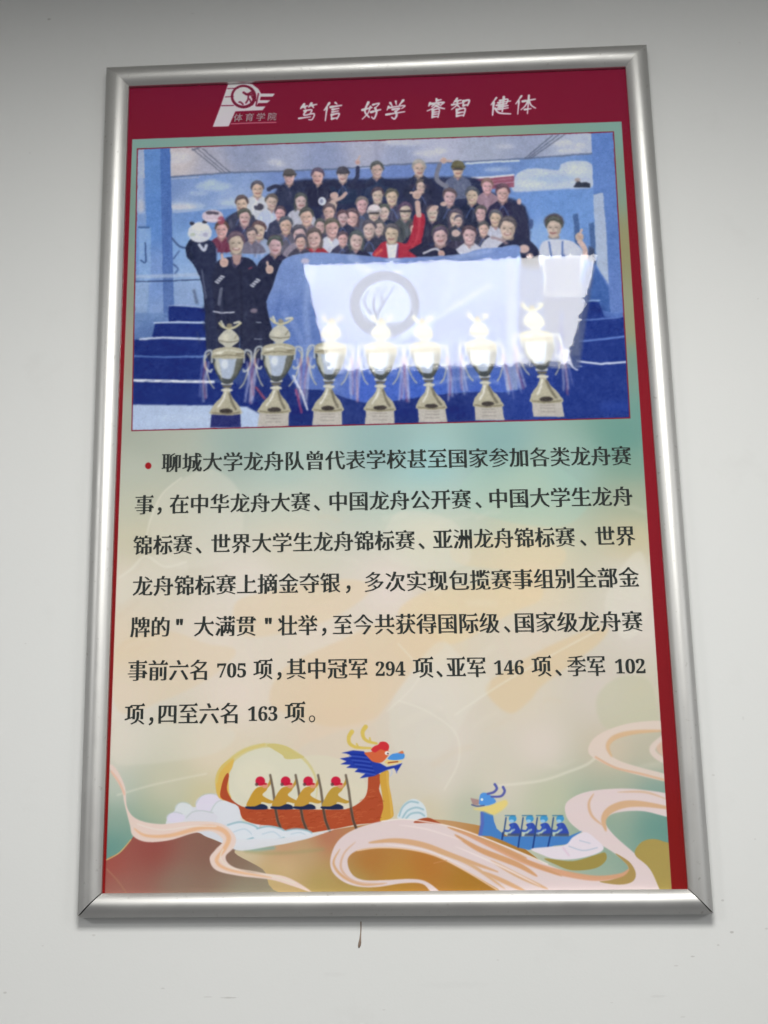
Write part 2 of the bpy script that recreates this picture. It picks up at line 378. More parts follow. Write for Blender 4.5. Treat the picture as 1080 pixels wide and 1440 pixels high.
# upper right ribbon
fill(smooth(c7([(830,40),(700,48),(600,80),(545,120),(535,170),(600,212),(700,247),(850,282),(850,255),(740,225),(650,195),(612,160),(638,110),(720,86),(840,74)])), (216,200,188), .95, .6)
stroke(c7([(840,78),(720,84),(640,104),(610,140),(626,182)]), 6, (210,176,138), .9, .8, taper=True)
stroke(c7([(562,184),(640,226),(740,250),(840,276)]), 2.6, (212,172,140), .8, .6)
stroke(c7([(835,105),(790,145),(800,175),(840,200)]), 7, (216,200,190), .9, .8); stroke(c7([(835,125),(815,150),(840,175)]), 6, (212,180,158), .8, .8)
# blue boat
fill(cb([(215,368),(222,460),(196,570),(300,575),(400,612),(530,670),(620,692),(660,682),(770,692),(830,657),(980,640),(1000,590),(1075,528),(960,575),(400,577),(395,548),(352,512),(328,450),(320,395),(250,362)]), (74,126,190), 1, .4)
fill(cb([(215,370),(240,370),(245,470),(225,570),(197,570),(212,470)]), (92,104,178), .8, .6)
blob(cb([(150,345),(230,330),(330,302),(420,268),(445,300),(410,345),(340,392),(300,392),(225,362)]), (222,202,124), .95, .9)
blob(cb([(203,268),(214,222),(250,208),(300,230),(345,282),(300,310),(240,318),(200,304)]), (86,146,214), 1, .4)
fill(cb([(128,252),(202,268),(198,312),(150,312)]), (166,138,134), 1, .5); stroke(cb([(140,310),(185,322),(245,316)]), 1.4, (70,80,130), .9, .4)
stroke(cb([(335,138),(352,172),(326,204),(275,218)]), (3.2, 2.6), (92,98,164), 1, .4); stroke(cb([(405,162),(418,198),(386,238),(308,242)]), (3.2, 2.4), (92,98,164), 1, .4)
ell(640 + 226 / 6, 1080 + 266 / 6, 1.9, 1.9, (220,232,240), 1, .3)
for X in (478, 622, 742, 878):
    fill(smooth(cb([(X - 24, 478), (X + 30, 462), (X + 62, 500), (X + 80, 562), (X - 10, 566), (X + 5, 520)]), n=3), (58,80,168), 1, .4)
    stroke(cb([(X + 10, 480), (X - 20, 530), (X - 58, 528)]), 2.6, (62,92,176), 1, .4); stroke(cb([(X + 20, 520), (X - 20, 545), (X - 50, 552)]), 2.2, (176,205,205), .7, .5)
    ell(640 + (X + 8) / 6, 1080 + 428 / 6, 5.6, 4.8, (72,148,196), 1, .4); ell(640 + (X - 2) / 6, 1080 + 448 / 6, 3.4, 2.4, (146,190,222), 1, .4)
    stroke(cb([(X - 55, 402), (X + 30, 402)]), 1.3, (50,110,150), .8, .4)
    fill(cb([(X - 30, 552), (X + 80, 552), (X + 84, 577), (X - 40, 575)]), (74,86,112), .9, .5)
    stroke(cb([(X - 48, 420), (X - 60, 500), (X - 72, 575)]), 1.8, (56,82,130), .9, .4)
for P_ in [[(402,545),(396,602)], [(545,572),(532,668)], [(672,572),(655,675)], [(802,580),(778,688)]]:
    stroke(cb(P_), 1.8, (40,62,122), .9, .4)
blob([(747,1194),(770,1191),(795,1188),(806,1177),(823,1170),(837,1179),(849,1192),(838,1201),(809,1208),(781,1208),(762,1202)], (220,211,218), 1, .5)
stroke([(800,1190),(820,1196),(840,1192)], 1.2, (150,170,190), .6, .5); stroke([(792,1192),(800,1203)], 2, (210,180,200), .6, .8); stroke([(815,1182),(830,1186)], 1, (150,170,190), .6, .5)

# ---- printed photograph
q = canvas([(194, 210), (862, 186), (885, 587), (186, 605)])
mk, mx, my = raster(q)
fill([(192.4, 208.6), (863.4, 184.6), (886.6, 588.6), (184.6, 606.4)], (128, 42, 56), 1, .2)
CLIP = np.zeros((CH, CW), np.float32); CLIP[my:my + mk.shape[0], mx:mx + mk.shape[1]] = mk
d3 = lambda p: sc(p, 170, 180, 3.6); d4 = lambda p: sc(p, 420, 180, 4.32); d5 = lambda p: sc(p, 640, 180, 4.32)
d6 = lambda p: sc(p, 180, 380, 3.6); d7 = lambda p: sc(p, 420, 350, 4.32); d8 = lambda p: sc(p, 640, 350, 4.154)
fillf([(170, 170), (900, 170), (900, 620), (170, 620)],
   [(240,270,112,142,200),(300,260,122,152,208),(250,290,150,172,212),(320,285,150,172,214),(420,250,110,136,196),(550,250,106,132,196),(700,240,104,136,198),
    (780,225,112,146,204),(860,220,92,132,204),(240,340,126,166,222),(280,380,135,172,222),(300,320,96,140,206),(220,420,120,156,208),(250,430,122,156,210),
    (740,300,104,146,216),(760,330,132,170,226),(800,300,104,148,216),(850,350,96,136,204),(860,430,82,118,194),(200,350,110,150,214),(780,280,100,144,214),
    (220,480,28,46,122),(220,560,26,42,114),(400,580,28,44,116),(600,580,30,46,120),(800,560,32,54,142),(860,560,36,62,158),(850,470,32,56,142)])
# canopy
fillf([(180, 200), (835, 176), (833, 216), (737, 222), (670, 226), (470, 237), (320, 243), (180, 252)],
   [(250,225,200,190,192),(300,235,170,170,188),(210,230,176,182,200),(340,215,142,152,184),(400,225,160,168,196),(450,225,140,152,190),(520,205,172,174,196),(560,220,150,160,192),
    (620,205,176,180,204),(680,205,160,168,192),(740,205,148,158,188),(800,205,166,176,200),(820,195,176,186,210)])
for x, y, rx, ry in [(387,228,12,4),(395,232,8,3),(600,216,20,5),(620,212,9,4),(790,201,16,5),(815,205,10,4),(800,212,18,3),(250,222,20,8),(710,206,14,3),(565,200,30,5)]:
    ell(x, y, rx, ry, (206, 206, 216), .6, 2)
for x, y, rx, ry in [(300,262,26,7),(260,290,30,6),(296,256,9,4),(330,285,22,5),(280,272,14,3),(700,238,20,3)]:
    ell(x, y, rx, ry, (186, 204, 230), .6, 2)
ell(255, 291, 22, 4, (214,205,206), .6, 2)
stroke([(236,249),(320,243),(470,238),(560,231),(670,227),(737,223),(832,216)], 2.2, (96,108,140), .9, .5, curve=False)
stroke([(236,252),(280,249)], 1.5, (176,186,206), .8, .5)
stroke([(655,230),(700,227),(730,226)], 2.4, (214,222,236), .9, .5); stroke([(500,237),(540,235)], 2, (190,202,226), .7, .6)
for o in (0, 7, 15):
    stroke([(270 + o, 209), (312 + o * .8, 243)], 1.5, (92,98,122), .85, .5)
for o in (0, 8, 16):
    stroke([(778 + o, 189), (738 + o * .5, 223)], 1.5, (84,92,118), .85, .5)
stroke([(271,211),(282,207)], 3, (90,96,120), .8, .6)
stroke([(528,200),(532,235)], 6, (120,124,160), .35, 2.5); stroke([(435,212),(440,238)], 1, (120,130,160), .6, .5)
# horizontal beam and upright columns
stroke([(195,299),(240,297),(334,291)], 1.8, (146,176,222), .9, .5)
fillf([(240,300),(334,293),(334,450),(240,450)], [(270,305,96,138,206),(320,300,96,138,206),(270,340,128,168,222),(280,400,146,178,222),(250,420,130,160,208)], .8, .5)
fillf([(202,200),(239,200),(244,446),(210,446)], [(215,230,92,138,208),(218,300,88,136,210),(220,400,116,150,212),(232,440,126,156,208)])
fillf([(225,200),(239,200),(245,446),(230,446)], [(232,230,72,112,188),(234,330,74,110,184),(238,430,82,114,180)])
fill([(180,200),(202,200),(202,297),(180,297)], (158,178,214), .8, .6); ell(198, 290, 5, 10, (196,196,206), .7, 2)
fill([(195,320),(212,320),(212,400),(195,400)], (138,176,226), .7, .8)
stroke([(195,320),(209,320)], 2.4, (56,90,150), .8, .4); stroke([(204,342),(205,368),(198,366)], 2.2, (50,80,140), .9, .4)
stroke([(242,335),(252,346),(262,349)], 2.6, (52,76,130), .85, .5); stroke([(252,353),(244,364)], 2.2, (60,88,150), .8, .5); stroke([(244,372),(250,378),(246,385)], 2.4, (60,88,150), .8, .5)
stroke([(187,389),(240,388),(285,386)], 5, (168,188,220), .75, .9, curve=False); stroke([(188,396),(240,395),(284,393)], 1.6, (40,56,100), .9, .4, curve=False)
fill([(186,397),(210,397),(206,445),(186,470)], (150,176,214), .6, 1.2); fill([(246,398),(284,396),(284,430),(246,432)], (138,164,210), .6, .8)
fill([(188,440),(236,440),(212,476),(188,478)], (98,132,188), .8, 1)
# left stairs
for P_ in [[(237,430),(290,433),(290,452),(237,452)], [(218,455),(300,455),(300,474),(214,474)], [(190,478),(300,477),(300,500),(189,500)], [(189,503),(310,503),(310,533),(189,533)], [(187,539),(330,538),(380,575),(340,572),(187,569)]]:
    fill(P_, (26, 44, 122), 1, .5)
stroke([(237,430),(262,429),(284,433)], 1.6, (150,170,214), .8, .5); stroke([(217,454),(250,453),(288,454)], 2, (190,204,230), .9, .5)
stroke([(197,477),(230,475),(290,477)], 2.8, (196,208,232), .95, .6); stroke([(189,501),(240,502),(290,501)], 2.2, (86,120,194), .9, .6)
stroke([(188,535),(240,536),(300,537)], 3.8, (216,222,236), 1, .6); 
for x in (205, 228, 262): stroke([(x, 536), (x + 12, 535)], 1.4, (110,124,170), .7, .4)
fill([(180,569),(305,570),(347,572),(378,589),(376,612),(180,612)], (172, 192, 224), 1, .8)
ell(260, 588, 40, 6, (186,204,232), .6, 3)
# right side of the print: cloud, banner, columns, stairs
blob([(722,269),(724,249),(737,239),(760,237),(784,239),(791,230),(811,226),(833,232),(834,262),(800,265),(760,268)], (184,196,218), .95, .8)
ell(775, 252, 34, 5, (150,176,214), .6, 2, -.05); ell(810, 238, 16, 7, (200,208,222), .8, 2.5); ell(748, 258, 20, 5, (204,212,226), .7, 2)
fill([(806,263),(810,257),(812,253),(817,257),(824,256),(830,258),(830,264)], (46,52,68), .95, .4); ell(812, 253, 4, 3, (160,140,130), .8, .8)
stroke([(724,270),(780,267),(834,264),(864,262)], 1.3, (140,166,212), .7, .4)
fill([(666,252),(723,246),(723,263),(668,268)], (150, 78, 100), .95, .5)
stroke([(664,250),(690,249),(722,246)], 2.4, (226,224,232), .95, .6); stroke([(668,262),(722,256)], 1, (214,190,204), .7, .5); stroke([(672,257),(720,251)], 1, (206,160,176), .6, .5)
fillf([(831,180),(870,180),(880,440),(852,440),(836,300)], [(845,200,88,126,200),(845,260,92,130,202),(860,330,84,120,192),(868,420,92,124,196)])
fill([(834,274),(848,271),(853,330),(856,400),(846,385),(839,372)], (168,184,210), .95, .5)
fill([(806,302),(813,300),(817,345),(809,345)], (66,96,150), .9, .5); fill([(828,315),(835,313),(838,350),(832,360)], (66,96,150), .9, .5)
fill([(838,375),(856,405),(858,440),(818,426)], (58,96,172), 1, .5)
fill([(800,426),(842,424),(850,446),(878,446),(886,592),(780,592),(780,470)], (30, 52, 136), 1, .5)
for P_, w_, c_ in [([(816,424),(843,422)], 2, (150,180,226)), ([(801,451),(840,449),(872,446)], 2.2, (86,120,200)), ([(796,481),(840,478),(879,473)], 2.8, (90,124,206)), ([(812,508),(846,512),(880,509)], 2.6, (206,216,236)), ([(776,517),(818,515)], 1.6, (150,172,220))]:
    stroke(P_, w_, c_, .95, .5, curve=False)
ell(868, 572, 26, 7, (40,70,172), .5, 4)
ell(825, 434, 26, 7, (18,36,110), .4, 2)
# ---- people
NAVY = (42, 46, 74); SK = (202, 170, 162); HR = (86, 78, 88)
def body(x, y, r, col, hgt=5.0, wd=2.1, a=1.0):
    fill(smooth([(x - r * .45, y + r * .9), (x - r * 1.2, y + r * 1.35), (x - r * wd, y + r * 2.0), (x - r * wd * 1.05, y + r * hgt), (x + r * wd * 1.05, y + r * hgt),
                 (x + r * wd, y + r * 2.0), (x + r * 1.2, y + r * 1.35), (x + r * .45, y + r * .9)], n=3), j(col, 5), a, .5)
    fill([(x - r * .42, y + r * .6), (x + r * .42, y + r * .6), (x + r * .3, y + r * 1.5), (x, y + r * 1.75), (x - r * .3, y + r * 1.5)], j((172,138,134), 6), .9, .5)
    cc = np.array(col, float)                     # folds, collar, zip
    for k in range(5):
        u = rng.uniform(-1.7, 1.7) * r; v0 = rng.uniform(1.9, 2.6) * r
        stroke([(x + u, y + v0), (x + u * 1.05 + rng.uniform(-.3, .3) * r, y + v0 + r * rng.uniform(.6, 1.4))], r * rng.uniform(.12, .35), tuple(np.clip(cc + rng.choice([-22, 26, 34]), 0, 255)), .55, .8)
    stroke([(x - r * .5, y + r * 1.15), (x - r * .1, y + r * 1.75)], r * .22, tuple(np.clip(cc + 40, 0, 255)), .6, .6); stroke([(x + r * .5, y + r * 1.15), (x + r * .1, y + r * 1.75)], r * .22, tuple(np.clip(cc - 14, 0, 255)), .8, .6)
    stroke([(x, y + r * 1.75), (x, y + r * 3)], r * .12, tuple(np.clip(cc + 30, 0, 255)), .5, .5)
def head(x, y, r, skin=SK, hair=HR, kind='m', glasses=False):
    skin = np.array(j(skin, 9)); hair = np.array(j(hair, 12)); sd = 1 if rng.rand() < .7 else -1
    t = rng.uniform(-.12, .12) * r           # a slight tilt / turn
    sh = tuple(skin * .74); hi = tuple(np.minimum(255, skin + 16))
    if kind == 'w' and rng.rand() < .3:
        fill(smooth([(x - r * .95, y), (x - r * .85, y + r * 1.5), (x - r * .35, y + r * 1.1), (x + r * .4, y + r * 1.1), (x + r * .85, y + r * 1.4), (x + r * .95, y)], n=3), hair, .9, .8)
    u = rng.uniform(-.12, .12) * r
    fill(smooth([(x - r * .84, y + r * .05), (x - r * .92, y - r * .6), (x - r * .5 + u, y - r * 1.2), (x + r * .3 + u, y - r * 1.28), (x + r * .86, y - r * .75), (x + r * .88, y + r * .05)], n=3), hair, 1, .7)
    stroke([(x - r * .38, y + r * 1.02), (x + r * .38, y + r * 1.02)], r * .5, sh, .9, .8)            # chin shade on the neck
    fill(smooth([(x - r * .74, y - r * .45), (x - r * .76, y + r * .2), (x - r * .55, y + r * .82), (x - r * .2 + t, y + r * 1.12), (x + r * .2 + t, y + r * 1.12), (x + r * .55, y + r * .82), (x + r * .76, y + r * .2), (x + r * .74, y - r * .45), (x + r * .3, y - r * .8), (x - r * .3, y - r * .8)], n=3), tuple(skin), 1, .55)
    fill(smooth([(x + sd * r * .74, y - r * .4), (x + sd * r * .76, y + r * .2), (x + sd * r * .5, y + r * .86), (x + sd * r * .3, y + r * .6), (x + sd * r * .42, y)], n=3), sh, .6, .9)
    ell(x - sd * r * .2 + t, y - r * .42, r * .34, r * .2, hi, .8, .8); ell(x - sd * r * .4, y + r * .34, r * .22, r * .2, hi, .8, .8)
    if kind == 'cap':
        ell(x, y - r * .66, r * .9, r * .6, hair, 1, .5); stroke([(x - r * .9, y - r * .4), (x, y - r * .26), (x + r * 1.0, y - r * .42)], r * .26, tuple(hair * .8), 1, .5)
    else:
        u = rng.uniform(-.5, .5) * r
        fill(smooth([(x - r * .8, y - r * .1), (x - r * .78, y - r * .8), (x, y - r * 1.22), (x + r * .78, y - r * .8), (x + r * .8, y - r * .1), (x + r * .6, y - r * .5), (x + u, y - r * .82), (x - r * .6, y - r * .5)], n=3), tuple(hair), .95, .6)
        stroke([(x - r * .5, y - r * .95), (x, y - r * 1.1), (x + r * .5, y - r * .95)], r * .2, tuple(np.minimum(255, hair + 44)), .55, .8)
    if glasses:
        stroke([(x - r * .65, y - r * .02), (x + r * .65, y - r * .02)], r * .32, (50,48,56), .85, .6)
    else:
        for s_ in (-1, 1):
            ell(x + s_ * r * .33 + t, y - r * .02, r * .19, r * .085, tuple(skin * .4), .6, .4)
            stroke([(x + s_ * r * .18 + t, y - r * .24), (x + s_ * r * .5 + t, y - r * .23)], r * .08, tuple(skin * .6), .25, .6)
        ell(x + t, y - r * .05, r * .5, r * .14, tuple(skin * .85), .12, 1.0)
    stroke([(x + t, y + r * .1), (x + t + sd * r * .06, y + r * .34)], r * .16, tuple(skin * .8), .6, .6)
    stroke([(x - r * .28 + t, y + r * .58), (x + t, y + r * .66), (x + r * .28 + t, y + r * .58)], r * .22, (150, 92, 94), .75, .55)
    if rng.rand() < .75: stroke([(x - r * .2 + t, y + r * .58), (x + r * .2 + t, y + r * .58)], r * .12, (232,224,224), .8, .45)
def arm(pts, w, col): stroke(pts, w, col, 1, .4)
def hand(x, y, r): ell(x, y, r, r * 1.1, j((200,166,156), 5), 1, .4); stroke([(x - r * .5, y - r * .2), (x + r * .6, y - r * .1)], .8, (160,124,118), .7, .4); stroke([(x - r * .4, y + r * .4), (x + r * .6, y + r * .4)], .8, (160,124,118), .7, .4)
# back of the crowd filled dark first
fill(smooth([(372,300),(392,262),(430,252),(520,252),(600,250),(668,250),(690,270),(738,290),(742,345),(700,350),(560,350),(400,350),(330,350),(312,320),(330,300)], n=3), (46, 52, 84), 1, 1.5)
P3 = [  # x, y, r, kind, clothes, glasses, hair
 (407,249,8.4,'cap',(50,54,84),0,None),(447,248,9,'m',(44,46,72),0,None),(482,246,8.6,'cap',(46,52,86),0,None),(530,239,9.2,'m',(46,56,92),0,None),(589,237,9.4,'m',(48,50,74),0,(172,158,140)),(644,238,8.8,'cap',(96,104,128),1,(104,98,84)),
 (362,266,9,'w',(196,196,212),0,None),(531,275,9,'m',(48,50,78),0,None),(551,277,9.4,'m',(72,76,104),0,None),(632,277,9.5,'m',(52,54,78),0,None),(664,275,9.6,'w',(44,48,76),0,None),(685,262,8.4,'w',(150,120,140),0,(120,96,104)),(707,272,10,'m',(46,48,78),0,None),
 (382,284,8.8,'w',(178,190,218),0,None),(423,283,9,'w',(180,178,196),0,None),(340,287,9.2,'m',(60,62,88),0,(96,84,80)),(467,289,8,'w',(80,78,100),0,None),(509,288,9,'m',(70,76,100),0,(110,104,104)),(570,297,9.6,'m',(74,80,92),1,None),
 (344,306,9.6,'m',(52,56,84),0,None),(431,305,10,'w',(122,112,132),0,None),(495,306,9.8,'w',(92,92,116),0,None),(526,300,9,'cap',(74,78,110),1,(206,206,214)),(641,307,10,'w',(60,60,86),0,None),(697,307,9.4,'w',(182,186,206),0,None),(645,310,6,'w',(60,60,84),0,None),
 (463,298,9,'w',(120,110,126),0,None),(312,323,9.6,'w',(120,60,84),0,(84,60,72)),(364,324,10,'m',(150,160,196),0,None),(402,317,9.6,'w',(92,88,110),0,None),(421,330,10.2,'w',(140,132,148),0,None),(467,321,10.6,'m',(190,196,214),0,None),(519,322,9.8,'m',(58,60,84),0,None),
 (387,345,10.8,'w',(44,48,74),0,None),(442,335,10.6,'w',(168,50,66),0,None),(423,340,8,'w',(72,68,90),0,None),(501,338,10.4,'w',(50,52,76),0,None),(619,332,11.6,'w',(44,46,70),0,None),(660,331,10.6,'w',(188,192,208),0,None)]
P3 += [(394,300,8,'w',(60,62,88),0,None),(450,318,8,'w',(70,72,98),0,None),(482,306,8,'m',(50,54,80),0,None),(540,298,8.4,'m',(46,50,78),0,None),(592,262,7.6,'m',(46,50,76),0,None),(608,300,8.6,'m',(44,48,74),0,None),
 (676,300,8.4,'m',(44,48,74),0,None),(533,320,8,'w',(60,62,90),0,None),(482,336,8,'w',(60,62,88),0,None),(584,322,8.4,'m',(42,46,72),0,None),(354,330,8,'w',(110,110,136),0,None),(680,322,8,'w',(60,62,88),0,None)]
for x, y, r, kind, cl, gl, hr in sorted(P3, key=lambda p: p[1]):
    r *= 1.07
    body(x, y, r, cl, 4.2 if y < 320 else 3.0, 1.9)
    if cl[0] < 100 and rng.rand() < .6: stroke([(x - r * .8, y + r * 3), (x, y + r * 1.7), (x + r * .8, y + r * 3)], 1.4, (86,108,170), .7, .4)
    head(x, y, r, hair=hr or HR, kind=kind, glasses=bool(gl))
    if r > 8.8 and x < 620 and y < 250: pass
# raised arms, signs of the back row
arm([(492,262),(502,250),(503,236)], 5.5, (52,56,86)); hand(503, 228, 3.4); stroke([(503,226),(506,219)], 1.8, (200,170,162), 1, .4)
arm([(628,262),(614,252),(618,232)], 6, (118,120,138)); hand(624, 226, 4.2); stroke([(620,226),(634,226)], 3, (190,160,150), 1, .5)
arm([(398,266),(388,262),(378,266)], 6, (56,60,86)); stroke([(416,264),(430,258),(440,262)], 9, (44,48,76), 1, .6); stroke([(456,262),(468,257),(476,262)], 9, (44,48,76), 1, .6)
stroke([(492,262),(510,262),(524,256)], 8, (48,52,80), .9, .6); stroke([(540,256),(560,262),(580,256)], 9, (46,52,82), .9, .8); stroke([(600,256),(612,268),(616,284)], 9, (46,50,78), .9, .8); ell(453, 283, 5.6, 6, (206,210,226), 1, .5); ell(452, 283, 2.5, 3, (120,126,160), .8, .5)
ell(364, 291, 7, 5, (60,58,76), .9, .6); ell(360, 287, 3, 2.4, (214,214,224), .9, .5); ell(470, 275, 6, 5, (196,164,156), 1, .5); stroke([(468,283),(480,278),(486,272)], 5, (196,166,158), 1, .5)
ell(610, 293, 7, 3.6, (206,176,166), 1, .5, -.4); ell(624, 287, 5, 3, (200,170,160), 1, .5); ell(641, 328, 6, 5, (202,176,170), 1, .6)
ell(730, 284, 3, 4.4, (200,168,160), 1, .5)
fill([(716,285),(738,290),(744,330),(748,350),(728,350)], (50,52,80), 1, .6); ell(747, 315, 3, 7, (56,72,120), .8, .8)
for x in (580, 700, 600): ell(x, 262, 5, 3, (70,60,84), .5, 1)
# front figures on the left
fill(smooth([(266,342),(275,338),(300,340),(306,372),(306,440),(310,505),(292,505),(288,440),(284,400),(272,372),(262,360)], n=3), (44,50,80), 1, .5)
arm([(270,362),(264,350),(272,336)], 6.5, (38,44,70)); stroke([(305,350),(306,430)], 2.4, (110,140,196), .6, .5); stroke([(284,380),(290,420)], 2, (130,140,170), .5, .6)
ell(281, 327, 17, 14, (204,208,222), 1, .6); ell(282, 318, 12, 6, (224,224,232), .8, 1); ell(271, 330, 4, 3, (170,182,160), .8, .8); ell(289, 330, 4, 3, (160,160,190), .8, .8); ell(270, 314, 3.4, 2.4, (50,50,66), 1, .5); ell(288, 312, 3.4, 2.4, (50,50,66), 1, .5); stroke([(280,344),(287,352),(290,345)], 4, (190,196,216), 1, .6)
ell(299, 304, 15, 9, (206,188,202), 1, .6); ell(296, 299, 7, 2.4, (60,54,72), .8, .6); ell(304, 300, 4, 2, (60,54,72), .8, .6); ell(311, 310, 5, 6, (168,70,92), .8, .8); stroke([(288,309),(310,310)], 1.4, (226,214,224), .8, .6)
fill(smooth([(318,362),(304,370),(298,390),(300,420),(306,470),(310,505),(334,505),(338,470),(342,505),(366,505),(366,440),(366,392),(360,372),(346,362)], n=3), (42,46,72), 1, .5)
fill(smooth([(372,368),(362,376),(360,420),(362,470),(366,505),(382,505),(386,470),(392,420),(400,380),(396,368)], n=3), (40,44,70), 1, .5)
stroke([(338,380),(340,440),(338,500)], 1.4, (30,32,52), .8, .5)
head(332, 342, 13.2, kind='m'); fill([(326,358),(340,358),(337,372),(333,374),(328,370)], (176,142,138), 1, .5); stroke([(324,362),(331,376),(342,364)], 1.4, (96,84,120), .8, .4)
head(387, 345, 10.8, kind='w')
hand(315, 369, 6.2); stroke([(313,364),(312,358)], 3, (204,170,160), 1, .4); hand(379, 379, 5.6); stroke([(377,375),(376,369)], 2.8, (204,170,160), 1, .4)
for x, y in ((308, 392), (358, 397)):
    for k in range(4): stroke([(x - 5 + k * 2.6, y + 4 - k * 2.6), (x - 1 + k * 2.6, y + 6 - k * 2.8)], 2.4, (206,210,222), .9, .4)
stroke([(311,406),(308,428)], 4, (128,134,156), .7, .7); stroke([(301,438),(315,440),(329,439)], 2, (206,210,226), .9, .4); ell(357, 437, 5, 3.4, (140,124,140), .8, .7)
stroke([(350,378),(354,376)], 1.6, (150,60,80), .9, .4)
fill([(310,505),(384,505),(384,518),(308,518)], (24,34,100), .9, 2)
stroke([(360,453),(367,454)], 1.2, (200,210,230), .8, .4); stroke([(358,477),(368,477)], 1.2, (200,210,230), .8, .4)
for k in range(26):
    x = rng.uniform(272, 392); y = rng.uniform(372, 490)
    if x > 375 and y > 440: continue
    stroke([(x, y), (x + rng.uniform(-5, 5), y + rng.uniform(8, 24))], rng.uniform(1.5, 4), (70,76,106) if k % 2 else (28,32,54), .5, 1.2)
# centre: red jacket with raised fist
fill(smooth([(526,362),(531,348),(541,340),(560,340),(572,342),(580,322),(583,302),(597,302),(595,330),(588,356),(582,364)], n=3), (176,44,64), 1, .5)
stroke([(590,304),(588,330),(578,352)], 2.4, (206,70,86), .7, .8); fill([(543,342),(560,342),(556,364),(546,364)], (214,216,226), 1, .5); stroke([(560,344),(558,362)], 2, (92,80,140), .8, .5)
stroke([(589,303),(587,285)], 7, (200,166,158), 1, .5); hand(586, 274, 6); stroke([(578,271),(592,270)], 3.4, (206,176,166), 1, .5)
stroke([(528,358),(536,352)], 4, (214,90,80), .8, .6)
head(551, 329, 11.8, kind='w')
fill([(574,352),(600,338),(606,350),(640,350),(650,362),(590,364)], (42,44,70), 1, .6)
head(619, 332, 11.4, kind='w'); stroke([(596,356),(612,350),(622,356)], 3, (206,206,218), .9, .6); hand(621, 357, 4.6)
fill(smooth([(676,350),(684,336),(700,330),(712,334),(716,350),(700,356)], n=3), (188,190,208), 1, .6)
fill(smooth([(700,350),(712,338),(728,334),(744,338),(758,352),(766,368),(764,378),(735,376),(730,352)], n=3), (44,48,76), 1, .5)
head(697, 307, 9.6, kind='w'); head(714, 321, 13.4, kind='m'); ell(737, 350, 7.5, 6, (200,170,164), 1, .6); ell(745, 360, 5, 4, (196,166,160), 1, .6); stroke([(692,334),(706,338),(712,342)], 4, (150,124,130), .8, .8)
# right: white T-shirt, thumb up
fill(smooth([(760,345),(772,337),(790,337),(806,340),(818,352),(822,364),(816,392),(818,418),(764,418),(766,390),(758,372)], n=3), (196,202,220), 1, .5); fill([(765,364),(818,362),(816,392),(817,416),(766,417),(767,390)], (116,124,152), .95, .8)  # lower shirt painted darker to offset the lamp's mirror image over it
stroke([(777,368),(779,392),(777,414)], 1.4, (96,106,146), .7, .6); stroke([(800,368),(798,394),(802,414)], 1.4, (140,148,172), .7, .6); stroke([(768,412),(816,412)], 2, (146,152,176), .7, .6)
stroke([(772,340),(776,364)], 2.4, (80,110,180), .9, .4); stroke([(791,340),(791,360)], 2.4, (80,110,180), .9, .4); ell(792, 360, 3, 3.4, (96,120,180), .9, .5)
fill([(764,417),(818,417),(814,500),(794,500),(790,430),(784,500),(766,500)], (84,94,134), 1, .8)
fill([(729,372),(764,372),(766,416),(764,500),(796,500),(816,410),(826,372),(836,372),(815,518),(729,518)], (82,94,134), .75, 1.2)
arm([(824,362),(822,350),(816,340)], 7, (206,176,168)); hand(815, 333, 5.6); stroke([(816,330),(818,323)], 3, (206,176,168), 1, .4); fill([(828,345),(836,350),(838,372),(826,366)], (60,66,92), .8, .8)
ell(779, 312, 14, 12, (84,76,84), 1, .9); head(779, 320, 12.6, kind='m', hair=(84,76,84))
# ---- flag
F_ = [(392,376),(400,364),(420,357),(448,355),(485,357),(520,360),(550,363),(596,361),(651,357),(670,351),(700,348),(726,344),(732,352),(726,369),(728,430),(729,518),(728,549),(670,551),(628,554),(587,559),(560,563),(540,566),(512,566),(478,557),(455,549),(430,547),(416,542),(402,519),(388,480),(379,449),(375,424),(383,404)]
fillf(smooth(F_, n=3), [(400,390,112,140,202),(440,366,122,150,208),(420,450,94,124,192),(400,480,88,118,190),(440,520,80,110,186),(500,430,110,134,190),(540,430,110,134,190),(600,400,112,136,190),
      (660,400,114,138,192),(620,480,92,118,180),(660,520,80,108,180),(700,480,92,118,180),(520,545,62,96,200),(600,545,56,92,198),(460,545,84,112,190),(680,540,58,92,196),(560,368,112,140,206),(700,360,116,144,208)], 1, .5)
fill([(712,370),(726,366),(729,520),(728,548),(712,549)], (128,146,194), .95, .7)
for P_, w_, a_ in [([(495,362),(505,372),(512,380)], 12, .45), ([(440,380),(430,430),(436,500)], 8, .3), ([(565,470),(600,455),(640,430),(690,400)], 6, .55), ([(540,490),(580,470),(610,455)], 2, .7), ([(600,500),(625,480),(640,465)], 2, .6),
       ([(580,520),(640,480),(700,460)], 5, .3), ([(400,440),(420,470),(440,530)], 7, .22), ([(640,380),(620,430),(560,470)], 9, .22), ([(640,362),(690,353)], 5, .4), ([(470,545),(500,520),(560,525)], 6, .2), ([(610,540),(660,530),(700,538)], 5, .3)]:
    stroke(P_, w_, (176,196,236), a_, 1.6)
for P_, w_ in [([(450,380),(446,430),(455,480)], 5), ([(610,375),(600,410),(620,440)], 5), ([(480,505),(530,530),(590,540)], 4), ([(396,410),(390,450),(404,500)], 4), ([(660,440),(670,480),(664,530)], 6), ([(430,365),(425,380)], 4)]:
    stroke(P_, w_, (62,92,168), .3, 1.8)
ell(429, 367, 6, 4, (206,190,206), .8, 1); ell(552, 366, 12, 2.4, (190,206,236), .6, 1)
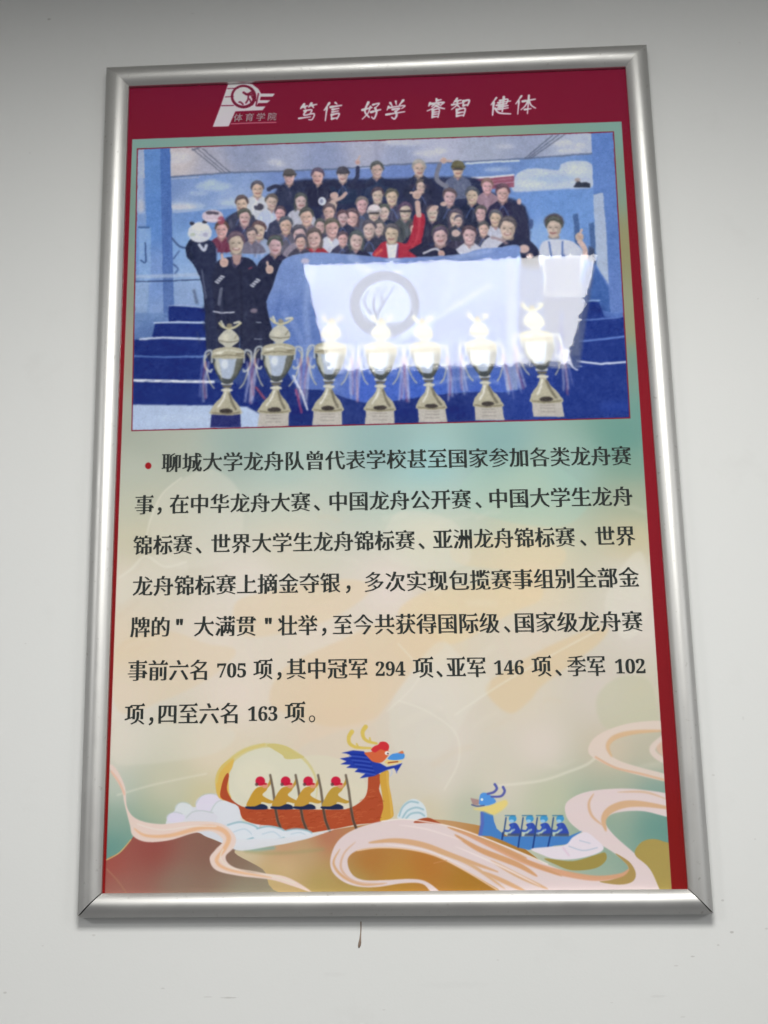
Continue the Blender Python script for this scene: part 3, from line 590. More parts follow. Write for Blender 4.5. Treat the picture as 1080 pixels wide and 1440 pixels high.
# round emblem on the flag, with its flame strokes and ticks for the lettering of the rim
t_ = np.linspace(0, 2 * math.pi, 48, endpoint=False)
fill(np.stack([541 + 49 * np.cos(t_), 428 + 47 * np.sin(t_)], 1), (50, 70, 118), .95, .6)
fill(np.stack([542 + 36 * np.cos(t_), 428 + 34 * np.sin(t_)], 1), (136, 158, 204), .95, .6)
for k in range(34):
    an = 2 * math.pi * k / 34; r0, r1 = (39, 45) if k % 3 else (40, 44)
    stroke([(541 + r0 * math.cos(an), 428 + r0 * .96 * math.sin(an)), (541 + r1 * math.cos(an + .04), 428 + r1 * .96 * math.sin(an + .04))], 1.8 if k % 2 else 1.2, (100,122,172), .7, .5)
for P_ in [[(518,410),(512,425),(522,440)], [(534,404),(525,425),(530,448)], [(556,402),(540,425),(527,450)], [(544,404),(536,415),(538,424)]]:
    stroke(P_, (1.5, 5), (58,80,128), .9, .6)
fill(smooth([(508,440),(530,455),(570,452),(560,462),(530,464)], n=3), (58,80,128), .8, .7)
stroke([(518,378),(522,384)], 3, (200,212,238), .7, .6); stroke([(556,382),(564,383)], 3, (220,226,242), .8, .6)
# dark carpet under the flag
for x, r in ((420,12),(560,30),(650,26)): ell(x, 578, r * 2, 6, (16,32,112), .5, 3)
# ---- trophies
GOLD = (178, 172, 146); GL = (206, 204, 186); GD = (104, 98, 78); SIL = (168, 182, 204)
def trophy(bx, by, tx, ty, s=1.0, navy=False):
    """bx,by middle of base bottom; tx,ty top of the winged lid; template u across (-1..1), v up (0..1)"""
    def T(p): return [(bx + (tx - bx) * v + u * 22.5 * s, by + (ty - by) * v) for u, v in p]
    def sym(p): return T([(-u, v) for u, v in p] + [(u, v) for u, v in reversed(p)])
    for sg in (-1, 1):
        stroke(T([(sg*.98,.62),(sg*1.38,.74),(sg*1.62,.86)][:1] + [(sg*1.1,.60),(sg*1.45,.66),(sg*1.42,.80),(sg*1.05,.82),(sg*1.0,.70)]), 2.8, (176,184,190), .9, .5)
        stroke(T([(sg*1.2,.80),(sg*1.42,.72),(sg*1.1,.5),(sg*.8,.42)]), 1.8, (196,190,160), .8, .5)
        for k in range(3):
            x = 1.2 + k * .18; c = [(214,206,224), (176,90,118), (120,132,200)][k]
            stroke(T([(sg*x,.70),(sg*(x+.12),.52),(sg*(x+rng.uniform(-.1,.3)),.34 - rng.uniform(0,.12))]), 2.4, c, .5, .9)
        stroke(T([(sg*1.3,.6),(sg*1.5,.45),(sg*1.45,.28)]), 3.0, (190,198,220), .45, 1.0)
    fill(sym([(.46,.0),(.46,.0),(.92,.0),(.90,.14)]) if False else T([(-.95,.0),(.95,.0),(.9,.15),(-.9,.15)]), (40,46,110) if navy else (184,178,168), 1, .4)
    if not navy:
        for v in (.05, .085, .115): stroke(T([(-.45,v),(.45,v)]), .8, (120,112,110), .7, .4)
    fill(smooth(sym([(.9,.14),(.92,.2),(.7,.26),(.42,.31),(.22,.37),(.2,.42)]), n=3), GOLD, 1, .4)
    ell(*T([(0,.175)])[0], 9.5 * s, 3.6 * s, (58,52,50), .95, .5); stroke(T([(-.5,.22),(-.2,.3),(-.08,.37)]), 2.6, (224,222,208), .9, .6); stroke(T([(.62,.19),(.36,.27),(.18,.36)]), 3, (92,86,70), .75, .7); stroke(T([(-.86,.16),(0,.145),(.86,.16)]), 2, (120,112,88), .8, .5)
    for v, w in ((.40,.28),(.44,.22),(.47,.30)):
        stroke(T([(-w,v),(w,v)]), 3.4, GL if v != .44 else GD, .95, .5)
    fill(smooth(sym([(.2,.47),(.5,.52),(.82,.62),(.95,.74),(.9,.76)]), n=3), (70,76,78), 1, .4)
    fill(smooth(sym([(.28,.53),(.62,.60),(.78,.72),(.78,.76)]), n=3), SIL, 1, .5)
    fill(smooth(T([(.2,.5),(.85,.64),(.92,.74),(.55,.74),(.4,.6)]), n=3), (92,92,78), .85, .6); fill(smooth(T([(-.85,.66),(-.5,.56),(-.3,.5),(-.62,.74)]), n=3), (196,192,160), .6, .6)
    ell(*T([(-.2,.68)])[0], 5 * s, 7 * s, (214,222,232), .9, 1.2)
    fill(smooth(sym([(.9,.74),(1.0,.78),(.94,.83),(.55,.855),(.2,.865)]), n=3), GOLD, 1, .4); stroke(T([(-.85,.80),(0,.83),(.85,.80)]), 2.2, GL, .9, .5); stroke(T([(-.9,.76),(0,.775),(.9,.76)]), 1.4, GD, .7, .5)
    stroke(T([(.55,.785),(.92,.79)]), 3.2, (112,104,80), .7, .7); stroke(T([(-.7,.795),(-.35,.805)]), 2.4, (232,230,214), .9, .6)
    fill(smooth(sym([(.16,.86),(.3,.88),(.62,.92),(.62,.97),(.4,1.02),(.15,1.05)]), n=3), (190,188,172), 1, .4)
    ell(*T([(-.18,.965)])[0], 4.5 * s, 5 * s, (212,208,186), .7, 1); stroke(T([(-.6,.93),(0,.915),(.6,.93)]), 1.5, GD, .7, .5); stroke(T([(.35,.95),(.5,.99)]), 1.6, (120,112,86), .6, .5)
    stroke(T([(-.62,1.12),(-.4,1.08),(0,1.06),(.4,1.08),(.7,1.12)]), 3, (196,190,150), 1, .5); stroke(T([(-.5,1.14),(-.35,1.09)]), 2.4, GL, 1, .5); stroke(T([(.3,1.12),(.62,1.13)]), 2.6, GL, 1, .5); ell(*T([(0,1.09)])[0], 4, 3.4, (150,140,110), .9, .6)
trophy(317, 601, 322, 470, 1.0, True); trophy(384, 600, 394, 464, 1.02); trophy(460, 598, 466, 462, .98); trophy(534, 597, 536, 462, .98)
trophy(609, 594, 595, 462, .95); trophy(689, 591, 673, 459, .95); trophy(772, 586, 750, 445, 1.02)
stroke([(795,500),(806,516),(812,520)], 2, (206,212,230), .9, .5); fill([(790,492),(798,490),(806,514),(794,510)], (206,210,228), .9, .6)
stroke([(412,528),(424,552),(432,576)], 3, (206,210,226), .9, .6); stroke([(416,548),(424,580)], 3, (150,60,110), .8, .6)
stroke([(360,545),(372,560)], 3, (160,70,90), .8, .6)
# what a lens and a printing screen do to it: small irregular shifts, softness, grain
h, w = mk.shape
src_ = art[my:my + h, mx:mx + w].copy()
def nz(s_):
    g_ = blur(rng.normal(0, 1, (h, w)).astype(np.float32), s_); return g_ / g_.std()
dx_ = nz(2.4) * .25 + nz(6.0) * .3; dy_ = nz(2.4) * .25 + nz(6.0) * .3
JJ, II = np.meshgrid(np.arange(w), np.arange(h))
wr = src_[np.clip(np.rint(II + dy_), 0, h - 1).astype(int), np.clip(np.rint(JJ + dx_), 0, w - 1).astype(int)]
wr = blur(wr, 1.35)
lum_ = (nz(3.0) * 1.8 + nz(9.0) * 1.0)[:, :, None]
wr = wr + lum_
gy_ = wr.mean(2, keepdims=True); wr = gy_ + (wr - gy_) * .86; wr = wr * .95 + np.array([118, 130, 155]) * .05  # greyed and tinted pale blue: a veil of side light put into the print
art[my:my + h, mx:mx + w] += (wr - art[my:my + h, mx:mx + w]) * mk[:, :, None]
g = blur(rng.normal(0, 1, (h, w, 1)).astype(np.float32), 1.2); g /= g.std()
reg = art[my:my + h, mx:mx + w]; reg += g * 2.4 * mk[:, :, None]
g = blur(rng.normal(0, 1, (h // 4 + 1, w // 4 + 1, 1)).astype(np.float32), 1.6); g /= g.std(); g = np.repeat(np.repeat(g, 4, 0), 4, 1)[:h, :w]
reg += g * .9 * mk[:, :, None]
CLIP = None

# ---- emblem in the red band
lg = lambda p: sc(p, 280, 100, 6.0)
WH = (208, 190, 202)
fill(lg([(245,110),(400,102),(450,112),(500,150),(522,190),(640,190),(620,215),(520,216),(512,245),(600,246),(575,268),(500,270),(480,300),(560,298),(535,330),(330,338),(305,340),(250,465),(115,470),(180,300)]), WH, 1, .35)
t_ = np.linspace(0, 2 * math.pi, 40, endpoint=False)
fill([(280 + (375 + 108 * math.cos(a)) / 6, 100 + (215 + 100 * math.sin(a)) / 6) for a in t_], (112, 36, 56), 1, .35)
fill([(280 + (372 + 84 * math.cos(a)) / 6, 100 + (212 + 78 * math.sin(a)) / 6) for a in t_], WH, 1, .35)
for P_, w_ in [([(375,180),(405,196),(445,176)], 3.4), ([(400,196),(440,200),(452,190)], 3), ([(415,205),(412,240),(395,268)], 2.4), ([(450,215),(462,240),(446,280)], 4), ([(425,235),(440,268)], 2.2), ([(370,280),(350,262),(338,262)], 2.4), ([(470,230),(480,250)], 2)]:
    stroke(lg(P_), w_, (112,36,56), .95, .4)
stroke(lg([(240,148),(330,144)]), 1.3, (112,36,56), 1, .3); stroke(lg([(222,218),(290,214)]), 1.3, (112,36,56), 1, .3); stroke(lg([(190,292),(290,290)]), 1.5, (112,36,56), 1, .3)
stroke(lg([(500,190),(480,290)]), 2.2, (112,36,56), .9, .4)
stroke(lg([(272,445),(440,438),(650,432)]), 1.5, (190,110,128), .95, .4)
# motto written with a brush: stroke skeletons of the eight characters in a unit box (x right, y down)
MOTTO = [
 (420,447,158.5,[[(.24,.04),(.08,.26)],[(.15,.18),(.42,.14)],[(.27,.18),(.33,.28)],[(.62,.02),(.5,.2)],[(.56,.13),(.9,.09)],[(.68,.14),(.75,.25)],[(.28,.39),(.66,.36),(.60,.56)],[(.36,.40),(.30,.62),(.80,.57),(.74,.86),(.56,.86)],[(.04,.77),(.64,.72)]]),
 (453,481,157,[[(.32,.04),(.1,.4)],[(.22,.28),(.2,.95)],[(.62,.04),(.72,.13)],[(.4,.26),(.94,.2)],[(.5,.39),(.82,.35)],[(.5,.52),(.82,.48)],[(.48,.64),(.52,.92)],[(.5,.66),(.86,.62),(.78,.9)],[(.52,.87),(.78,.84)]]),
 (509,535,155.5,[[(.3,.06),(.16,.52),(.42,.84)],[(.44,.28),(.34,.62),(.06,.92)],[(.02,.44),(.52,.34)],[(.56,.2),(.9,.15),(.7,.38)],[(.7,.38),(.8,.62),(.7,.93),(.56,.84)],[(.5,.58),(1.0,.48)]]),
 (542,571,154.5,[[(.2,.12),(.3,.27)],[(.46,.05),(.5,.22)],[(.82,.02),(.66,.25)],[(.14,.3),(.08,.48)],[(.14,.37),(.9,.3),(.78,.45)],[(.34,.47),(.68,.43),(.5,.58)],[(.5,.58),(.57,.78),(.48,.97),(.34,.88)],[(.06,.72),(.94,.62)]]),
 (600,626,152.5,[[(.48,0),(.48,.16)],[(.5,.09),(.74,.06)],[(.16,.2),(.1,.34)],[(.16,.25),(.88,.2),(.78,.31)],[(.38,.28),(.26,.4)],[(.6,.28),(.76,.37)],[(.5,.34),(.3,.5),(.04,.6)],[(.5,.36),(.72,.47),(.96,.54)],[(.34,.57),(.34,.98)],[(.34,.58),(.68,.55),(.66,.98)],[(.36,.69),(.64,.68)],[(.36,.8),(.64,.79)],[(.36,.93),(.64,.92)]]),
 (634,661,151,[[(.28,.02),(.12,.24)],[(.2,.16),(.5,.12)],[(.04,.34),(.56,.27)],[(.32,.16),(.28,.38),(.04,.58)],[(.34,.38),(.5,.54)],[(.62,.17),(.64,.45)],[(.62,.19),(.92,.15),(.86,.43)],[(.64,.41),(.86,.38)],[(.32,.6),(.34,.98)],[(.34,.61),(.74,.57),(.7,.97)],[(.36,.78),(.68,.75)],[(.36,.94),(.7,.91)]]),
 (689,719,149.5,[[(.26,.04),(.04,.4)],[(.16,.28),(.16,.94)],[(.44,.2),(.8,.15),(.76,.38)],[(.36,.31),(.94,.25)],[(.42,.42),(.76,.38)],[(.44,.53),(.84,.48)],[(.61,.02),(.6,.78)],[(.3,.44),(.42,.43),(.32,.68)],[(.26,.6),(.46,.84),(1.0,.92)],[(.42,.65),(.86,.6)]]),
 (724,753,147.5,[[(.28,.02),(.04,.42)],[(.18,.28),(.18,.96)],[(.36,.31),(.96,.23)],[(.64,.02),(.65,.96)],[(.62,.3),(.5,.56),(.32,.74)],[(.66,.3),(.8,.54),(1.02,.7)],[(.5,.74),(.8,.71)]])]
for x0, x1, yc, ss in MOTTO:
    for k, st_ in enumerate(ss):
        pts = [(x0 + (x1 - x0) * u + (.5 - v) * 2.6, yc + (v - .5) * 27 - (u - .5) * 1.6) for u, v in st_]
        wd = rng.uniform(2.1, 3.0)
        stroke(pts, (wd * 1.15, wd * .75), (214, 196, 204), .96, .32)
        stroke(pts[:1] + [(pts[0][0] * .8 + pts[1][0] * .2, pts[0][1] * .8 + pts[1][1] * .2)], wd * 1.25, (214, 196, 204), .8, .3)
ell(208.5, 655, 4.4, 4.6, (150, 24, 40), 1, .3)

# colour of the ink: remove the brightness the wall shows at the same height, keep the hue
yy = (Z1 - (np.arange(CH) + .5) / RES)
wall_px = np.interp(yy, [-.5, -.35, -.1, .15, .3, .42, .5], [204, 210, 210, 204, 194, 180, 168]) / 255.0
lin = lambda v: np.where(v <= .04045, v / 12.92, ((v + .055) / 1.055) ** 2.4)
ilum = (lin(wall_px) / 0.74 * 1.0)[:, None, None] * np.array([1.0, 1.0, 0.98])
ink = np.clip((lin(np.clip(art / 255.0, 0, 1)) - 0.014) / ilum, 0.004, 0.88).astype(np.float32)
srgb = np.where(ink <= .0031308, ink * 12.92, 1.055 * np.power(ink, 1 / 2.4) - .055)
# ---------------------------------------------------------------- materials
def tex_noise(N, L, vec, scale, detail=3.0, rough=0.5):
    n = N.new("ShaderNodeTexNoise"); n.inputs["Scale"].default_value = scale
    n.inputs["Detail"].default_value = detail; n.inputs["Roughness"].default_value = rough
    L.new(vec, n.inputs["Vector"]); return n
def math_node(N, L, op, a, b=None, clamp=False):
    n = N.new("ShaderNodeMath"); n.operation = op; n.use_clamp = clamp
    for i, v in enumerate((a, b)):
        if v is None: continue
        if isinstance(v, (int, float)): n.inputs[i].default_value = v
        else: L.new(v, n.inputs[i])
    return n.outputs[0]
def mix_col(N, L, fac, a, b, mode='MIX'):
    n = N.new("ShaderNodeMix"); n.data_type = 'RGBA'; n.blend_type = mode
    for i, v in ((0, fac), (6, a), (7, b)):
        if isinstance(v, (int, float)): n.inputs[i].default_value = v
        elif isinstance(v, tuple): n.inputs[i].default_value = (*v, 1)
        else: L.new(v, n.inputs[i])
    return n.outputs[2]
def objvec(N, scale=None):
    c = N.new("ShaderNodeTexCoord"); return c.outputs["Object"]

# painted wall: emulsion with faint mottling, scuffs and a few chips
M_WALL, N, L, B = mat("painted_wall")
v = objvec(N)
n1 = tex_noise(N, L, v, 2.2, 4, .55); n2 = tex_noise(N, L, v, 14, 5, .6); n3 = tex_noise(N, L, v, 380, 2, .5)
base = mix_col(N, L, n1.outputs["Fac"], (0.705, 0.718, 0.702), (0.755, 0.758, 0.745))
smud = math_node(N, L, 'MULTIPLY', math_node(N, L, 'SUBTRACT', n2.outputs["Fac"], 0.60, True), 0.55)
base = mix_col(N, L, smud, base, (0.46, 0.45, 0.42))
sep = N.new("ShaderNodeSeparateXYZ"); L.new(v, sep.inputs[0])
WOB = tex_noise(N, L, v, 260, 2, .6)
specks = None
for px, py, rx, ry, st in [(69,27,4,2.2,.75),(1016,1266,3,2,.55),(1029,1311,3.4,2,.75),(974,1345,4,1.4,.6),(951,1358,4,1.4,.4),(1010,1329,2.4,1.6,.45),(1078,1306,3,2,.5),
      (132,1315,3.5,2,.4),(229,1390,3.5,1.4,.4),(7,1396,3.5,2,.5),(322,1403,15,1.4,.6),(292,1402,8,1.2,.35),(271,19,5,1,.3),(1003,1090,3,2,.3),(960,1430,4,1.4,.25),(925,1401,14,2.5,.16),(42,215,2,1.4,.4),
      (1062,1180,2.4,1.2,.35),(1045,1010,2,4,.2),(36,905,2,1.4,.3),(60,1330,2,1.2,.3),(860,1410,3,1,.3),(1066,420,2,1.6,.3),(1040,60,2.6,1.6,.3),(540,1420,3,1,.3),(700,1350,2.5,1.2,.25),(470,1370,20,4,.08),(640,1385,60,6,.05)]:
    w = hit(px, py, 0.0); k = 0.00076
    dx = math_node(N, L, 'DIVIDE', math_node(N, L, 'SUBTRACT', sep.outputs[0], float(w[0])), rx * k * .8)
    dz = math_node(N, L, 'DIVIDE', math_node(N, L, 'SUBTRACT', sep.outputs[2], float(w[2])), ry * k * .8)
    d = math_node(N, L, 'ADD', math_node(N, L, 'MULTIPLY', dx, dx), math_node(N, L, 'MULTIPLY', dz, dz))
    d = math_node(N, L, 'ADD', d, math_node(N, L, 'MULTIPLY', math_node(N, L, 'SUBTRACT', WOB.outputs["Fac"], .5), 1.8))
    m_ = math_node(N, L, 'MULTIPLY', math_node(N, L, 'SUBTRACT', 1.25, d, True), st * .5)
    specks = m_ if specks is None else math_node(N, L, 'MAXIMUM', specks, m_)
base = mix_col(N, L, specks, base, (0.20, 0.17, 0.15))
L.new(base, B.inputs["Base Color"]); B.inputs["Roughness"].default_value = 0.62
B.inputs["Specular IOR Level"].default_value = 0.3
bmp = N.new("ShaderNodeBump"); bmp.inputs["Strength"].default_value = 0.10; bmp.inputs["Distance"].default_value = 0.0006
L.new(math_node(N, L, 'ADD', n3.outputs["Fac"], math_node(N, L, 'MULTIPLY', n2.outputs["Fac"], 3.0)), bmp.inputs["Height"]); L.new(bmp.outputs[0], B.inputs["Normal"])

M_CEIL, N, L, B = mat("ceiling_paint")
n1 = tex_noise(N, L, objvec(N), 3, 3)
L.new(mix_col(N, L, n1.outputs["Fac"], (.74, .74, .72), (.80, .80, .78)), B.inputs["Base Color"]); B.inputs["Roughness"].default_value = .8

# brushed aluminium; the brushing runs along each rail (its own x)
def metal(name, sc_):
    M_, N, L, B = mat(name)
    v = objvec(N); mp = N.new("ShaderNodeMapping"); mp.inputs["Scale"].default_value = sc_; L.new(v, mp.inputs[0])
    a = tex_noise(N, L, mp.outputs[0], 60, 3, .6); b = tex_noise(N, L, v, 26, 4, .6); c = tex_noise(N, L, v, 190, 2, .5)
    col = mix_col(N, L, a.outputs["Fac"], (.56, .555, .535), (.74, .735, .715))
    dirt = math_node(N, L, 'MULTIPLY', math_node(N, L, 'SUBTRACT', c.outputs["Fac"], .66, True), 3.5)
    col = mix_col(N, L, dirt, col, (.34, .32, .29))
    L.new(col, B.inputs["Base Color"]); B.inputs["Metallic"].default_value = 1.0
    L.new(math_node(N, L, 'ADD', .38, math_node(N, L, 'MULTIPLY', b.outputs["Fac"], .16)), B.inputs["Roughness"])
    bm_ = N.new("ShaderNodeBump"); bm_.inputs["Strength"].default_value = .12; bm_.inputs["Distance"].default_value = .0003
    L.new(math_node(N, L, 'ADD', a.outputs["Fac"], b.outputs["Fac"]), bm_.inputs["Height"]); L.new(bm_.outputs[0], B.inputs["Normal"])
    return M_
M_RAILH = metal("aluminium_brushed_level", (0.02, 1, 1.0)); M_RAILV = metal("aluminium_brushed_upright", (1, 1, 0.02))

M_BACK, N, L, B = mat("dark_backing"); n = tex_noise(N, L, objvec(N), 40)
L.new(mix_col(N, L, n.outputs["Fac"], (.012, .011, .010), (.03, .02, .02)), B.inputs["Base Color"]); B.inputs["Roughness"].default_value = .9

M_PRINT, N, L, B = mat("poster_print")
img = bpy.data.images.new("poster_art", CW, CH, alpha=False, float_buffer=False)
buf = np.ones((CH, CW, 4), np.float32); buf[:, :, :3] = srgb[::-1]
img.pixels.foreach_set(buf.ravel()); img.update(); img.pack()
ti = N.new("ShaderNodeTexImage"); ti.image = img; ti.interpolation = 'Cubic'; ti.extension = 'EXTEND'
uvn = N.new("ShaderNodeUVMap"); uvn.uv_map = "UVMap"; L.new(uvn.outputs[0], ti.inputs[0])
gr = tex_noise(N, L, objvec(N), 900, 2, .6)
L.new(mix_col(N, L, .10, ti.outputs["Color"], gr.outputs["Color"], 'SOFT_LIGHT'), B.inputs["Base Color"])
B.inputs["Roughness"].default_value = .75; B.inputs["Specular IOR Level"].default_value = .15

def ink_mat(name, c):
    M_, N, L, B = mat(name); n = tex_noise(N, L, objvec(N), 500, 2)
    L.new(mix_col(N, L, n.outputs["Fac"], c, tuple(min(1, x * 1.35 + .004) for x in c)), B.inputs["Base Color"])
    B.inputs["Roughness"].default_value = .75; B.inputs["Specular IOR Level"].default_value = .15
    return M_
M_INK = ink_mat("black_ink", (.022, .027, .025)); M_WHITEINK = ink_mat("white_ink", (.60, .50, .56)); M_PALEINK = ink_mat("pink_white_ink", (.42, .30, .34))

# clear PVC cover: see-through, a few per cent mirror, very slightly rippled
M_COVER = bpy.data.materials.new("clear_cover_sheet"); M_COVER.use_nodes = True
N = M_COVER.node_tree.nodes; L = M_COVER.node_tree.links; N.clear()
out = N.new("ShaderNodeOutputMaterial"); tr = N.new("ShaderNodeBsdfTransparent"); gl = N.new("ShaderNodeBsdfGlossy"); mx_ = N.new("ShaderNodeMixShader"); dt = N.new("ShaderNodeVectorMath"); dt.operation = 'DOT_PRODUCT'
gl.inputs["Roughness"].default_value = 0.012; tr.inputs[0].default_value = (.985, .985, .985, 1)
v = objvec(N); geo = N.new("ShaderNodeNewGeometry")
def vm(op, a, b):
    n = N.new("ShaderNodeVectorMath"); n.operation = op
    for i, q_ in enumerate((a, b)):
        if q_ is None: continue
        if isinstance(q_, tuple): n.inputs[i].default_value = q_
        else: L.new(q_, n.inputs[i])
    return n.outputs[0]
nv = geo.outputs["Normal"]
for s_, amp in ((150, .0095), (55, .005), (12, .0022)):
    nn = tex_noise(N, L, v, s_, 2, .5)
    nv = vm('ADD', nv, vm('MULTIPLY', vm('SUBTRACT', nn.outputs["Color"], (.5, .5, .5)), (amp, 0.0, amp)))
nv = vm('NORMALIZE', nv, None)
L.new(nv, gl.inputs["Normal"])
L.new(geo.outputs["Normal"], dt.inputs[0]); L.new(geo.outputs["Incoming"], dt.inputs[1])
fz = math_node(N, L, 'SUBTRACT', 1.0, math_node(N, L, 'ABSOLUTE', dt.outputs["Value"]), True)      # Schlick reflectance of a thin clear sheet, same from both sides
L.new(math_node(N, L, 'ADD', .0255, math_node(N, L, 'MULTIPLY', math_node(N, L, 'POWER', fz, 5.0), .6)), mx_.inputs[0]); L.new(tr.outputs[0], mx_.inputs[1]); L.new(gl.outputs[0], mx_.inputs[2]); L.new(mx_.outputs[0], out.inputs[0])

# ---------------------------------------------------------------- the setting
w_ = mesh_obj("wall", [(-3, 0, -2.2), (3.4, 0, -2.2), (3.4, 0, CEIL + .02), (-3, 0, CEIL + .02)], [(0, 1, 2, 3)], M_WALL); w_["kind"] = "structure"
PX0, PX1, PY0, PY1 = -.187, .377, -1.511, -.914
cv = [(-3, 0, CEIL), (3.4, 0, CEIL), (3.4, -4.8, CEIL), (-3, -4.8, CEIL), (PX0, PY1, CEIL), (PX1, PY1, CEIL), (PX1, PY0, CEIL), (PX0, PY0, CEIL)]
c_ = mesh_obj("ceiling", cv, [(0, 4, 5, 1), (1, 5, 6, 2), (2, 6, 7, 3), (3, 7, 4, 0)], M_CEIL); c_["kind"] = "structure"

# ceiling panel light whose mirror image lies on the cover sheet
M_LED = bpy.data.materials.new("lit_diffuser"); M_LED.use_nodes = True
N = M_LED.node_tree.nodes; L = M_LED.node_tree.links; N.clear()
o_ = N.new("ShaderNodeOutputMaterial"); e_ = N.new("ShaderNodeEmission"); e_.inputs[0].default_value = (1.0, .99, .96, 1); e_.inputs[1].default_value = PANEL; L.new(e_.outputs[0], o_.inputs[0])
M_TRIM, N, L, B = mat("white_lamp_trim"); n = tex_noise(N, L, objvec(N), 30)
L.new(mix_col(N, L, n.outputs["Fac"], (.72, .72, .71), (.8, .8, .79)), B.inputs["Base Color"]); B.inputs["Roughness"].default_value = .4
LT = np.array([(PX0 + PX1) / 2, (PY0 + PY1) / 2, CEIL])
lamp = empty("ceiling_light", LT, "square white flat ceiling panel lamp, lit, mirrored on the poster cover", "ceiling light")
def loc(vs, o): return [tuple(np.asarray(v_, float) - o) for v_ in vs]
z = CEIL + .004
mesh_obj("diffuser", loc([(PX0, PY0, z), (PX1, PY0, z), (PX1, PY1, z), (PX0, PY1, z)], LT), [(0, 3, 2, 1)], M_LED, lamp)
t = .012; zz = CEIL - .003
ring = [(PX0, PY0, zz), (PX1, PY0, zz), (PX1, PY1, zz), (PX0, PY1, zz), (PX0 - t, PY0 - t, zz), (PX1 + t, PY0 - t, zz), (PX1 + t, PY1 + t, zz), (PX0 - t, PY1 + t, zz)]
ring += [(a, b, CEIL + .006) for a, b, c in ring[:4]]
mesh_obj("trim", loc(ring, LT), [(0, 1, 5, 4), (1, 2, 6, 5), (2, 3, 7, 6), (3, 0, 4, 7), (0, 8, 9, 1), (1, 9, 10, 2), (2, 10, 11, 3), (3, 11, 8, 0)], M_TRIM, lamp)

# ---------------------------------------------------------------- the framed poster
FT = np.array([0.0, 0.0, -0.49])
frame = empty("framed_poster", FT, "red-bordered dragon boat team poster in a silver metal frame on the white wall", "framed poster")
H_IN, H_OUT = 0.0105, 0.0125
inn = [hit(x, y, -H_IN) for x, y in [(181, 121), (880, 93.5), (968, 1250.5), (142.5, 1256.5)]]
outc = [hit(x, y, -H_OUT) for x, y in [(150, 95), (909, 63), (1003, 1285), (109, 1290)]]
# snap-frame profile: u 0 at the inner lip, 1 at the outer edge; height above the wall
prof = [(0.0, .0062), (0.0, H_IN), (.03, .0112), (.10, .0130), (.20, .0148), (.32, .0163), (.44, .0171), (.54, .0173), (.64, .0170), (.74, .0163), (.84, .0151), (.92, .0139), (.975, .0131), (1.0, .0128), (1.012, .0121), (1.012, .0009)]
def rail(i, k, m_, g0, g1):
    """mitred rail from corner i to corner k"""
    vs = []; n = len(prof); cuts = 14
    def cp(c, u, h):
        a, b = inn[c], outc[c]; return np.array([a[0] + (b[0] - a[0]) * u, -h, a[2] + (b[2] - a[2]) * u])
    for q_ in range(cuts + 1):
        f = q_ / cuts
        for pi, (u, h) in enumerate(prof):
            A = cp(i, u, h); Bv = cp(k, u, h); d = (Bv - A) / np.linalg.norm(Bv - A)
            A = A + d * g0 * (.6 + .4 * u); Bv = Bv - d * g1 * (.6 + .4 * u)
            p_ = A + (Bv - A) * f
            p_[1] -= .00012 * math.sin(f * 9 + i * 2) * (1 if 0 < q_ < cuts else 0)
            vs.append(p_ - FT)
    fs = []
    for q_ in range(cuts):
        for pi in range(n - 1):
            a = q_ * n + pi; fs.append((a, a + 1, a + n + 1, a + n))
    fs.append(tuple(range(n))[::-1]); fs.append(tuple(range(cuts * n, cuts * n + n)))
    o = mesh_obj("frame_rail", vs, fs, m_, frame)
    for p_ in o.data.polygons[:-2]: p_.use_smooth = True
    try:
        o.data.set_sharp_from_angle(angle=math.radians(38))
    except Exception: pass
    return o
rail(0, 1, M_RAILH, .00012, .00012); rail(1, 2, M_RAILV, .00012, .0009); rail(2, 3, M_RAILH, .0009, .0011); rail(3, 0, M_RAILV, .0011, .00012)
def sheet(name, cs, yp, m_, parent, origin):
    vs = [(c[0], yp, c[2]) for c in cs]
    return mesh_obj(name, loc(vs, origin), [(3, 2, 1, 0)], m_, parent)
exp = lambda cs, s_: [np.array([c[0] * 1.0 + s_ * (1 if c[0] > 0 else -1), 0, c[2] + s_ * (1 if c[2] > 0 else -1)]) for c in cs]
bk = exp(outc, -.0012)
vs = [(c[0], y_, c[2]) for y_ in (-.0040, -.0003) for c in bk]
mesh_obj("backing_board", loc(vs, FT), [(3, 2, 1, 0), (4, 5, 6, 7), (0, 1, 5, 4), (1, 2, 6, 5), (2, 3, 7, 6), (3, 0, 4, 7)], M_BACK, frame)
pc = exp(inn, .0035)
poster = sheet("printed_poster", pc, -.0060, M_PRINT, frame, FT)
uvl = poster.data.uv_layers.new(name="UVMap")
for lp in poster.data.loops:
    p_ = poster.data.vertices[lp.vertex_index].co
    wx, wz = p_.x + FT[0], p_.z + FT[2]
    uvl.data[lp.index].uv = ((wx - X0) * RES / CW, 1 - (Z1 - wz) * RES / CH)
sheet("clear_cover", exp(inn, .003), -.0072, M_COVER, frame, FT)

